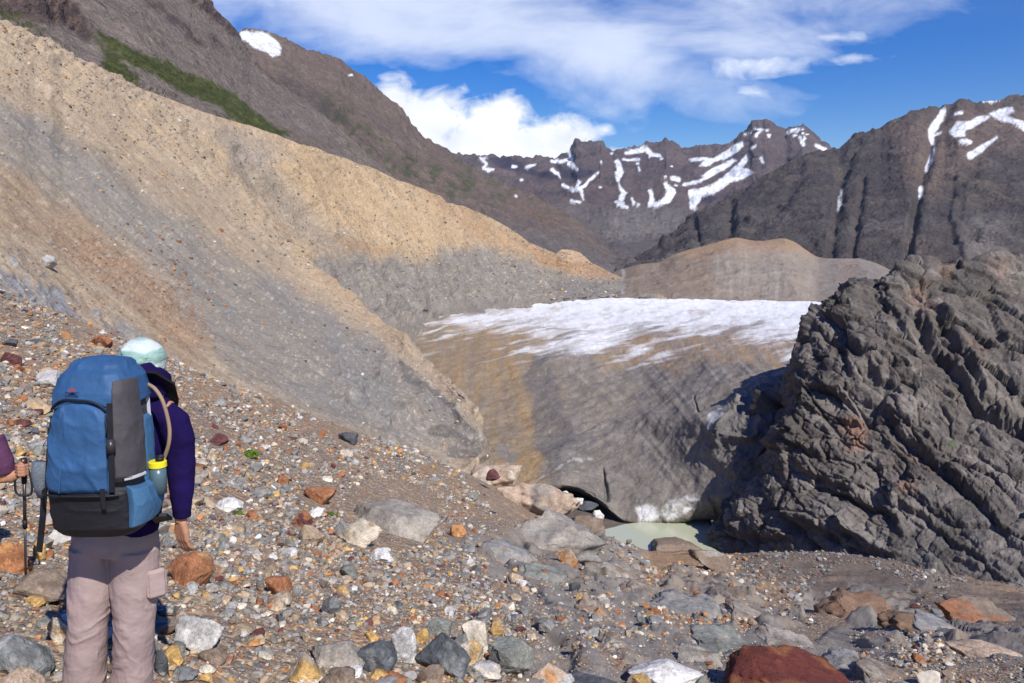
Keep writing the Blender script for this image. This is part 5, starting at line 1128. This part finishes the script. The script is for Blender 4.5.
nk, hd = Q(142, 390, 3.62), Q(142, 361, 3.66); sL, sR = Q(92, 408, 3.64), Q(170, 412, 3.62); pel = Q(115, 536, 3.62); ch = Q(130, 440, 3.62)
hL, hR = Q(95, 552, 3.62), Q(136, 552, 3.62); kL, kR = Q(88, 626, 3.58), Q(134, 626, 3.61); aL, aR = Q(83, 694, 3.62), Q(131, 696, 3.66)
eR, wR, fR = Q(181, 464, 3.60), Q(181, 522, 3.55), Q(183, 548, 3.54); eL, wL = Q(78, 470, 3.78), Q(98, 470, 4.02)
bm = bmesh.new()
loft(bm, [pel, Q(120, 500, 3.62), ch, Q(134, 408, 3.62), nk+Vector((0, 0, -.01))], [(.15, .1), (.13, .095), (.16, .11), (.14, .1), (.06, .06)]); loft(bm, [nk-Vector((0, 0, .06)), hd-Vector((0, 0, .03))], [.055, .055])
for a, b, c in ((hL, kL, aL), (hR, kR, aR)): loft(bm, [a+Vector((0, 0, .05)), a, (a+b)/2, b, (b+c)/2, c], [.08, .09, .075, .055, .055, .04]); ell(bm, c+Vector((0, .06, -.02)), (.04, .11, .035))
loft(bm, [sR, (sR+eR)/2, eR, (eR+wR)/2, wR], [.05, .045, .038, .036, .026]); loft(bm, [sL, (sL+eL)/2, eL, (eL+wL)/2, wL], [.05, .045, .038, .036, .026])
loft(bm, [sL, Q(134, 402, 3.62), sR], [.05, .06, .05])
hand(bm, wR, (.05, .0, -1), (-.8, .5, 0), 1.0, .5)
hand(bm, wL, (.1, 1, -.05), (0, 0, 1), .95, 1.1)
head(bm, hd-Vector((0, 0, .015)), .096, (.1, 1, -.12))
finish('body', bm, F_SKIN, hik, .0042, 4)
# jacket
bm = bmesh.new()
loft(bm, [Q(117, 527, 3.63), Q(118, 515, 3.63), Q(124, 480, 3.63), ch, Q(132, 415, 3.62), Q(138, 396, 3.62), Q(141, 385, 3.62)], [(.185, .14), (.19, .145), (.185, .14), (.185, .14), (.16, .125), (.11, .10), (.09, .09)], 28)
loft(bm, [Q(100, 404, 3.63), sR+Vector((-.03, 0, -.005)), sR+Vector((.02, 0, -.05)), Q(180, 440, 3.6), eR, Q(182, 492, 3.57), Q(182, 508, 3.55), Q(182, 517, 3.55)], [.08, .074, .072, .068, .064, .054, .046, .04])
loft(bm, [Q(150, 404, 3.63), sL+Vector((.02, 0, 0)), (sL+eL)/2, eL, (eL+wL)/2, wL], [.09, .085, .072, .065, .055, .045])
def wj(c): return .006*fbm(c*np.array([9, 9, 7]), 3, 4)+.004*ridged(c*np.array([7, 7, 16])+3, 3, 5)-.002
finish('jacket', bm, F_PUR, hik, .007, 6, wj)
bm = bmesh.new(); loft(bm, [Q(140, 394, 3.62), Q(140, 384, 3.62), Q(137, 372, 3.61), Q(134, 362, 3.60)], [(.125, .12), (.11, .105), (.1, .09), (.085, .06)], 26); ell(bm, Q(146, 380, 3.62), (.11, .1, .07))
finish('hood', bm, F_PUR, hik, .007, 6, wj)
bm = bmesh.new(); c = hd+Vector((0, 0, .0)); ell(bm, c+Vector((0, .005, .0)), (.104, .122, .108)); ell(bm, c+Vector((.012, -.03, -.035)), (.085, .085, .09)); ell(bm, c+Vector((.04, -.05, -.075)), (.035, .035, .06)); loft(bm, [c+Vector((-.09, .02, .05)), c+Vector((-.04, -.085, .055)), c+Vector((.05, -.085, .03)), c+Vector((.088, .02, .0))], [.016, .018, .018, .014])
finish('headscarf', bm, F_SCARF, hik, .005, 3, lambda c_: .010*(ridged(np.stack([c_[:, 0]*5+c_[:, 2]*6, c_[:, 1]*5, c_[:, 2]*16-c_[:, 0]*8], -1), 3, 9)-.3))
bm = bmesh.new()
loft(bm, [Q(116, 522, 3.63), Q(116, 534, 3.63), Q(116, 548, 3.63)], [(.175, .13), (.195, .15), (.195, .15)], 28)
for a, b, c, sx in ((hL, kL, aL, -1), (hR, kR, aR, 1)):
    a = a+Vector((-.003*sx, 0, .03)); loft(bm, [a, a.lerp(b, .3), a.lerp(b, .7), b, b.lerp(c, .35), b.lerp(c, .75), c+Vector((0, 0, .0)), c-Vector((0, 0, .02))], [(.108, .13), (.104, .12), (.094, .11), (.09, .10), (.093, .10), (.098, .106), (.102, .11), (.10, .108)], 24)
def wt(c):
    k = sstep(.95, .35, c[:, 2]); w = .05*fbm(c*5, 3, 77); return (.003+.007*k)*(ridged(np.stack([c[:, 0]*4+c[:, 2]*3+w*20, c[:, 1]*4, c[:, 2]*6+c[:, 0]*4+w*30], -1), 3, 8)-.35)+.014*fbm(c*np.array([6, 6, 5]), 3, 5)
finish('trousers', bm, F_TRO, hik, .006, 5, wt)
for x, nm in ((1, 'pocket'),):
    bm = bmesh.new(); c = Q(152, 583, 3.56); bmesh.ops.create_cube(bm, size=1, matrix=Matrix.Translation(c+Vector((.012, .02, -.01)))@Matrix.Rotation(.7, 4, 'Z')@Matrix.Diagonal((.09, .03, .14, 1))); bmesh.ops.bevel(bm, geom=bm.edges[:], offset=.01, segments=3, affect='EDGES'); finish('pocket', bm, F_TRO, hik, .005, 2, lambda q: .003*fbm(q*20, 2, 4))
for c in (aL, aR):
    bm = bmesh.new(); z = -c.z; loft(bm, [c+Vector((0, 0, .02)), c+Vector((0, 0, -.04)), c+Vector((0, .02, -.07))], [.058, .055, .055]); ell(bm, c+Vector((0, .08, -.07)), (.052, .125, .045)); finish('boot', bm, F_BOOT, hik, .006, 3)
# backpack: superellipse body, panels laid on it
zb, zt = PV(100, 536, 3.25).z, PV(100, 366, 3.25).z
bp_ = empty('backpack', Vector((PV(39, 480, 3.2).x*.5+PV(162, 480, 3.5).x*.5, 3.36, zb))); tag(bp_, 'large blue and black trekking backpack worn on the hiker', 'backpack')
Bh = zt-zb; Bw = (PV(162, 480, 3.5).x-PV(39, 480, 3.2).x)/2
TW = ([0, .05, .2, .33, .5, .7, .82, .92, 1], [.82, .95, 1.02, 1.01, .97, .88, .82, .74, .5]); TD = ([0, .06, .3, .6, .85, .95, 1], [.11, .145, .165, .16, .145, .115, .06]); TX = ([0, .3, .6, 1], [.0, -.004, .004, .02])
def PS(th, t, off=0.0):
    w = np.interp(t, *TW)*Bw+off; d = np.interp(t, *TD)+off; e = .62
    cx = np.sign(np.sin(th))*np.abs(np.sin(th))**e; cy = -np.sign(np.cos(th))*np.abs(np.cos(th))**e
    return np.stack([np.interp(t, *TX)+cx*w, cy*d+.03*(t-.5), t*Bh+np.where(t > .98, off*.6, 0)], -1)
def PSm(name, th0, th1, t0, t1, off, mat, nu=60, nv=60, parent=bp_, wr=.004, arch=None, bulge=0, seed=3):
    """panel of the pack surface; th0/th1/t0/t1 in radians and heights, arch(u) lowers or raises the top edge"""
    u, v = np.meshgrid(np.linspace(0, 1, nu), np.linspace(0, 1, nv)); top = t1+(arch(u) if arch else 0); th = th0+(th1-th0)*u; t = t0+(top-t0)*v
    edge = np.clip(np.minimum(np.minimum(u, 1-u)*nu/4, np.minimum(v, 1-v)*nv/4), 0, 1)
    p0 = PS(th, t); o = off*np.sqrt(edge)-.006*(1-edge)+bulge*(np.sin(math.pi*u)*np.sin(math.pi*v))**.6
    p = PS(th, t, 0)+((PS(th, t, .01)-PS(th, t, 0))/.01)*o[..., None]
    nz = 1.6*wr*(ridged(np.stack([p[..., 0]*9+p[..., 2]*4, p[..., 1]*9, p[..., 2]*5], -1), 3, seed)-.4)*edge; p = p+((PS(th, t, .01)-p0)/.01)*nz[..., None]
    return link(name, mesh_np(name, p.reshape(-1, 3), quads=grid_faces(nv, nu), mat=mat), parent)
def full(name, t0, t1, off, mat, parent=bp_, wr=.004, seed=2):
    n, m = 96, 70; th, t = np.meshgrid(np.linspace(0, 2*math.pi, n), np.linspace(t0, t1, m)); e = np.clip(np.minimum(t-t0, t1-t)/(t1-t0)*m/5, 0, 1)
    o = off*np.sqrt(e); p0 = PS(th, t); nrm = (PS(th, t, .01)-p0)/.01; p = p0+nrm*(o+wr*(ridged(np.stack([np.cos(th)*2, np.sin(th)*2, t*9], -1), 3, seed)-.4)*e)[..., None]
    p[:, -1] = p[:, 0]; c0, c1 = p[0].mean(0), p[-1].mean(0)+np.array([0, 0, .012]); v = np.concatenate([p.reshape(-1, 3), [c0, c1]]); me = bpy.data.meshes.new(name)
    fs = [list(map(int, q)) for q in grid_faces(m, n)]+[[i+1, i, n*m] for i in range(n-1)]+[[(m-1)*n+i, (m-1)*n+i+1, n*m+1] for i in range(n-1)]
    me.from_pydata(v.tolist(), [], fs); me.update()
    for q in me.polygons: q.use_smooth = True
    me.materials.append(mat); return link(name, me, parent)
full('main_compartment', .26, .84, .0, F_CHAR); full('bottom_compartment', 0, .285, .006, F_BLK, wr=.008)
PSm('main_panel', R(-100), R(30), .27, .80, .008, F_BLUE, wr=.006)
PSm('front_pocket', R(-40), R(24), .275, .74, .016, F_BLUE, arch=lambda u: .075*np.sin(math.pi*u)**.8, bulge=.022, wr=.008, seed=7)
pk = PSm('side_strip', R(88), R(128), .27, .68, .01, F_LBLUE); PSm('side_pocket', R(50), R(120), .05, .315, .026, F_LBLUE, bulge=.02, arch=lambda u: -.02*np.sin(math.pi*u))
PSm('reflective_band', R(40), R(84), .345, .375, .032, F_GREY, nv=14, wr=.002)
# lid with arched lower edge
n, m = 110, 60; th = np.linspace(0, 2*math.pi, n)
def lowe(a): return .765+.055*np.exp(-((((a+math.pi) % (2*math.pi))-math.pi)/.42)**2)-.03*np.cos(a)
u, v = np.meshgrid(th, np.linspace(0, 1, m)); t = lowe(u)+(1-lowe(u))*v; e = np.clip(v*m/4, 0, 1)
p0 = PS(u, t); nrm = (PS(u, t, .01)-p0)/.01; p = p0+nrm*(.018*np.sqrt(e)+.007*(ridged(np.stack([np.cos(u)*2, np.sin(u)*2, t*8], -1), 3, 12)-.4)*e)[..., None]; p[:, -1] = p[:, 0]
c1 = p[-1].mean(0)+np.array([0, 0, .02]); me = bpy.data.meshes.new('lid'); me.from_pydata(np.concatenate([p.reshape(-1, 3), [c1]]).tolist(), [], [list(map(int, q)) for q in grid_faces(m, n)]+[[(m-1)*n+i, (m-1)*n+i+1, n*m] for i in range(n-1)]); me.update()
for q in me.polygons: q.use_smooth = True
me.materials.append(F_BLUE); lid = link('lid', me, bp_)
PSm('side_panel', R(27), R(90), .33, .95, .024, F_CHAR, wr=.005, parent=bp_, seed=9)
def strap(name, pts, w, mat, parent, thick=.004, nrm=None):
    bm = bmesh.new(); pts = [Vector(q) for q in pts]; rr = []
    for i, q in enumerate(pts):
        tg = (pts[min(i+1, len(pts)-1)]-pts[max(i-1, 0)]).normalized(); nn = Vector(nrm or (0, -1, 0)); s = tg.cross(nn).normalized(); nn = s.cross(tg)
        rr.append([bm.verts.new(q+s*a*w/2+nn*b*thick/2) for a, b in ((-1, -1), (1, -1), (1, 1), (-1, 1))])
    for a, b in zip(rr, rr[1:]):
        for k in range(4): bm.faces.new((a[k], a[(k+1) % 4], b[(k+1) % 4], b[k]))
    bm.faces.new(rr[0][::-1]); bm.faces.new(rr[-1]); return finish(name, bm, mat, parent, shade=False)
def cable(name, pts, r, mat, parent, n=10):
    P = [Vector(q) for q in pts]; out = []
    for i in range(len(P)-1):
        a, b, c_, d = P[max(i-1, 0)], P[i], P[i+1], P[min(i+2, len(P)-1)]
        for k in range(8): t = k/8; out.append(.5*((2*b)+(c_-a)*t+(2*a-5*b+4*c_-d)*t*t+(3*b-a-3*c_+d)*t**3))
    out.append(P[-1]); bm = bmesh.new(); loft(bm, out, [r]*len(out), n); return finish(name, bm, mat, parent)
OB = bp_.location.copy()
def K(px, py, d): return PV(px, py, d)-OB
def on(th, t, o=.03): return Vector(PS(np.array(R(th)), np.array(t), o).tolist())
s1 = strap('strap', [on(26, q, .034) for q in np.linspace(.30, .80, 12)], .022, F_BLK, bp_)
bm = bmesh.new(); bmesh.ops.create_cube(bm, size=1, matrix=Matrix.Translation(on(26, .56, .042))@Matrix.Rotation(.5, 4, 'Z')@Matrix.Diagonal((.034, .014, .06, 1))); bmesh.ops.bevel(bm, geom=bm.edges[:], offset=.004, segments=2, affect='EDGES'); finish('buckle', bm, F_MET, s1)
strap('strap', [on(a, .36, .03) for a in (24, 40, 55)], .014, F_BLK, bp_); strap('strap', [on(15, q, .03) for q in (.2, .26, .32)], .018, F_BLK, bp_)
strap('strap', [on(-70, .62, .02), on(-92, .55, .05), on(-92, .45, .06), on(-80, .37, .02)], .03, F_BLK, bp_, nrm=(-1, -.4, 0))
bm = bmesh.new(); mp = [K(41, 462, 3.3), K(40, 474, 3.3), K(41, 486, 3.3), K(42, 497, 3.3)]; loft(bm, mp, [(.03, .025), (.036, .03), (.03, .026), (.018, .015)]); finish('mesh_pocket', bm, mat_plain('grey_mesh', (.12, .14, .17), .7, .2, ((200, 1, (1, 1, 1)),), .002, .5, 160), bp_)
strap('hanging_strap', [K(44, 494, 3.3), K(43, 515, 3.3), K(41, 535, 3.31), K(39, 552, 3.31)], .026, F_BLK, bp_)
strap('shoulder_strap', [K(150, 372, 3.5), K(168, 384, 3.6), K(172, 400, 3.74), K(166, 440, 3.8)], .06, F_BLK, bp_, .012, (0, 0, 1))
strap('hip_belt', [K(158, 515, 3.42), K(164, 520, 3.5), K(160, 520, 3.72), K(120, 520, 3.82), K(75, 520, 3.72), K(64, 515, 3.45)], .07, F_BLK, bp_, .014, (0, -.2, 0.98))
strap('piping', [K(146, 385, 3.45), K(147, 400, 3.44), K(149, 425, 3.45), K(150, 455, 3.46), K(151, 462, 3.46)], .022, mat_plain('pale_trim', (.42, .42, .5), .6), bp_, nrm=(.7, -.7, 0))
cable('drinking_hose', [K(147, 384, 3.44), K(155, 389, 3.42), K(163, 402, 3.40), K(169, 425, 3.40), K(169, 442, 3.40), K(165, 456, 3.41), K(161, 467, 3.42)], .0085, F_HOSE, bp_)
PU = np.linspace(0, 1, 26); AT = .74+.075*np.sin(math.pi*PU)**.8; ATH = -40+64*PU
cable('seam', [on(a, t_+.004, .024) for a, t_ in zip(ATH[1:-1], AT[1:-1])], .005, F_BLK, bp_, 6); cable('seam', [on(-39, q, .02) for q in np.linspace(.28, .72, 8)], .003, F_BLK, bp_, 6); cable('seam', [on(a, .272, .02) for a in range(-85, 40, 12)], .006, F_BLK, bp_, 6)
cable('seam', [on(-9, q, .041+.006*math.sin(q*9)) for q in np.linspace(.30, .76, 10)], .0022, F_BLUE, bp_, 6)
cable('zip_pull', [on(20, .70, .03), on(22, .66, .036), on(21, .63, .034)], .003, F_BLK, bp_, 6)
def logo():
    cu = bpy.data.curves.new('t', 'FONT'); cu.body = 'McKINLEY'; cu.size = .0125; cu.extrude = .0008; cu.align_x = 'CENTER'; t = bpy.data.objects.new('t', cu); COL.objects.link(t)
    bpy.context.view_layer.update(); me = bpy.data.meshes.new_from_object(t.evaluated_get(bpy.context.evaluated_depsgraph_get())); bpy.data.objects.remove(t)
    c = on(-4, .855, .03); me.materials.clear(); me.materials.append(F_BLK); o = link('logo_lettering', me, lid); o.rotation_euler = (R(84), 0, R(-3)); o.location = c+Vector((0, -.006, 0))
    bm = bmesh.new(); vs = [bm.verts.new(q) for q in ((-.018, 0, 0), (.018, 0, 0), (.006, 0, .009), (0, 0, .015), (-.006, 0, .008))]; f = bm.faces.new(vs); r = bmesh.ops.extrude_face_region(bm, geom=[f]); bmesh.ops.translate(bm, verts=[q for q in r['geom'] if isinstance(q, bmesh.types.BMVert)], vec=(0, .002, 0))
    o2 = finish('logo_emblem', bm, F_RED, lid, shade=False); o2.location = c+Vector((0, -.007, .011))
logo()
# bottle in the side pocket
bo = empty('water_bottle', OB+on(92, .285, .04)); tag(bo, 'water bottle with a yellow cap in the side pocket of the backpack', 'bottle')
bm = bmesh.new(); loft(bm, [(0, 0, -.06), (0, 0, .01), (0, 0, .055)], [.033, .035, .034]); finish('bottle_body', bm, F_BOT, bo)
bm = bmesh.new(); loft(bm, [(0, 0, .055), (0, 0, .057), (0, 0, .08), (0, 0, .083)], [.035, .038, .038, .033], 26); finish('cap', bm, F_YEL, bo, shade=False)
bm = bmesh.new(); loft(bm, [(.01, 0, .083), (.01, 0, .10)], [.018, .015]); loft(bm, [(.0, -.01, .1), (.03, 0, .105)], [.008, .008]); finish('spout', bm, F_BLK, bo)
# second walker, arm and pole in the frame
D2 = 4.45; G2 = ground_at(-28, 640)[0]; g2x = PV(-22, 480, D2).x
W2 = Vector((g2x-.03, D2, 0)); W2.z = float(gcoords(np.array([512+F*W2.x/D2*.96]), np.array([D2]))[1][0])-.02
p2 = empty('person', W2); tag(p2, 'walker in a purple shirt at the left edge gripping a trekking pole', 'person')
def Q2(px, py, d): return PV(px, py, d)-W2
sr, er, wr_ = Q2(-2, 446, D2+.02), Q2(4, 479, D2+.05), Q2(17, 474, D2+.05); hip = Vector((-.02, .0, .62)); shc = Vector((sr.x-.17, 0, sr.z-.01)); hd2 = shc+Vector((0, .1, .24)); sl_ = shc+Vector((-.18, 0, 0))
bm = bmesh.new(); loft(bm, [Vector((-.19, 0, .6)), Vector((-.19, 0, .75)), shc-Vector((0, 0, .12)), shc, shc+Vector((0, .04, .08))], [(.15, .11), (.13, .1), (.15, .11), (.1, .09), (.05, .05)]); loft(bm, [shc, hd2], [.05, .05])
loft(bm, [shc, sr, sr.lerp(er, .5), er, er.lerp(wr_, .6), wr_], [.05, .05, .047, .042, .038, .026]); loft(bm, [shc, sl_, sl_+Vector((-.06, .05, -.25)), sl_+Vector((-.02, .25, -.3))], [.05, .05, .04, .028])
top = Q2(25, 462, D2+.06)
hc = Q2(22, 469, D2+.05)
ell(bm, hc, (.028, .03, .04), sub=3)
for k in range(4):
    z = .026-.0175*k; a = [hc+Vector((-.024, -.012, z)), hc+Vector((.002, -.034, z)), hc+Vector((.026, -.024, z-.002)), hc+Vector((.03, .002, z-.003)), hc+Vector((.018, .016, z-.003))]; loft(bm, a, [.0105, .0105, .0098, .009, .007], 10)
loft(bm, [hc+Vector((-.02, .01, .02)), hc+Vector((-.002, .008, .045)), hc+Vector((.018, -.004, .052))], [.013, .0115, .009], 10)
hand(bm, sl_+Vector((-.02, .25, -.3)), (0, 1, -.2), (0, 0, 1), .9, .6)
for sx in (-.1, .1):
    a = Vector((-.19+sx*.7, 0, .6)); b = Vector((-.19+sx, .08, .33)); c = Vector((-.19+sx, .0, .06)); loft(bm, [a, b, c], [.08, .058, .04]); ell(bm, c+Vector((0, .06, -.03)), (.04, .11, .03))
head(bm, hd2, .098, (0, 1, -.25)); finish('body', bm, F_SKIN, p2, .0045, 3)
bm = bmesh.new(); loft(bm, [Vector((-.19, 0, .56)), Vector((-.19, 0, .72)), shc-Vector((0, 0, .12)), shc, shc+Vector((0, .02, .05))], [(.175, .13), (.155, .12), (.18, .13), (.14, .11), (.07, .07)], 24); loft(bm, [shc, sr, sr.lerp(er, .4), sr.lerp(er, .78)], [.08, .074, .066, .064]); loft(bm, [shc, sl_, sl_+Vector((-.03, .02, -.14))], [.08, .072, .064])
finish('shirt', bm, F_TEE, p2, .006, 5, wj)
bm = bmesh.new(); loft(bm, [Vector((-.19, 0, .64)), Vector((-.19, 0, .54))], [(.16, .12), (.17, .13)], 24)
for sx in (-.1, .1): loft(bm, [Vector((-.19+sx*.7, 0, .6)), Vector((-.19+sx, .08, .33)), Vector((-.19+sx, .0, .1))], [.1, .08, .07])
finish('trousers', bm, mat_plain('navy_trousers', (.015, .017, .03), .9), p2, .006, 5, lambda c_: .6*wt(c_))
bm = bmesh.new(); ell(bm, hd2+Vector((0, -.02, .03)), (.09, .1, .095)); finish('hair', bm, F_HAIR, p2, .006, 2, lambda c_: .004*ridged(c_*30, 2, 3))
for sx in (-.1, .1): bm = bmesh.new(); c = Vector((-.19+sx, 0, .08)); loft(bm, [c+Vector((0, 0, .06)), c], [.052, .05]); ell(bm, c+Vector((0, .07, -.03)), (.048, .12, .04)); finish('boot', bm, F_BOOT, p2, .006, 2)
tip, td = ground_at(26, 594); tip = PV(26, 594, td)
po = empty('trekking_pole', tip); tag(po, 'black trekking pole planted in the stones at the left edge', 'pole'); tp = PV(24, 460, D2+.06)-tip; tn = tp.normalized()
bm = bmesh.new(); loft(bm, [tn*.03, tn*.45], [.0065, .0075]); finish('lower_shaft', bm, F_MET, po); bm = bmesh.new(); loft(bm, [tn*.44, tp-tn*.12], [.0095, .0095]); finish('upper_shaft', bm, F_MET, po)
bm = bmesh.new(); loft(bm, [tp-tn*.14, tp-tn*.07, tp, tp+tn*.012], [.014, .0165, .018, .012]); finish('grip', bm, F_BLK, po); bm = bmesh.new(); loft(bm, [tn*.075, tn*.08, tn*.088], [.03, .034, .012]); finish('basket', bm, F_BLK, po); bm = bmesh.new(); loft(bm, [(0, 0, -.01), tn*.035], [.003, .006]); finish('tip', bm, F_MET, po)
bm = bmesh.new(); loft(bm, [tn*.42, tn*.47], [.013, .013]); finish('clamp', bm, F_BLK, po); cable('wrist_strap', [tp, tp+Vector((-.04, -.02, -.07)), tp+Vector((-.045, -.02, -.19)), tp+Vector((.03, -.01, -.2)), tp+Vector((.03, 0, -.1)), tp], .006, F_BLK, po)
# ------------------------------------------------------------------ air
def haze():
    m = bpy.data.materials.new('haze'); m.use_nodes = True; nt = m.node_tree; nt.nodes.clear(); o = nt.nodes.new('ShaderNodeOutputMaterial'); v = nt.nodes.new('ShaderNodeVolumePrincipled')
    v.inputs['Density'].default_value = HAZE; v.inputs['Color'].default_value = (.62, .78, 1, 1); v.inputs['Anisotropy'].default_value = .2; nt.links.new(v.outputs[0], o.inputs['Volume'])
    bm = bmesh.new(); bmesh.ops.create_cube(bm, size=1, matrix=Matrix.Translation((0, 2900, 450))@Matrix.Diagonal((14000, 6400, 2600, 1))); me = bpy.data.meshes.new('haze'); bm.to_mesh(me); bm.free(); me.materials.append(m)
    tag(link('haze', me), 'thin bluish mountain air', None, None, 'stuff')
HAZE = 0.00004
if HAZE > 0: haze()
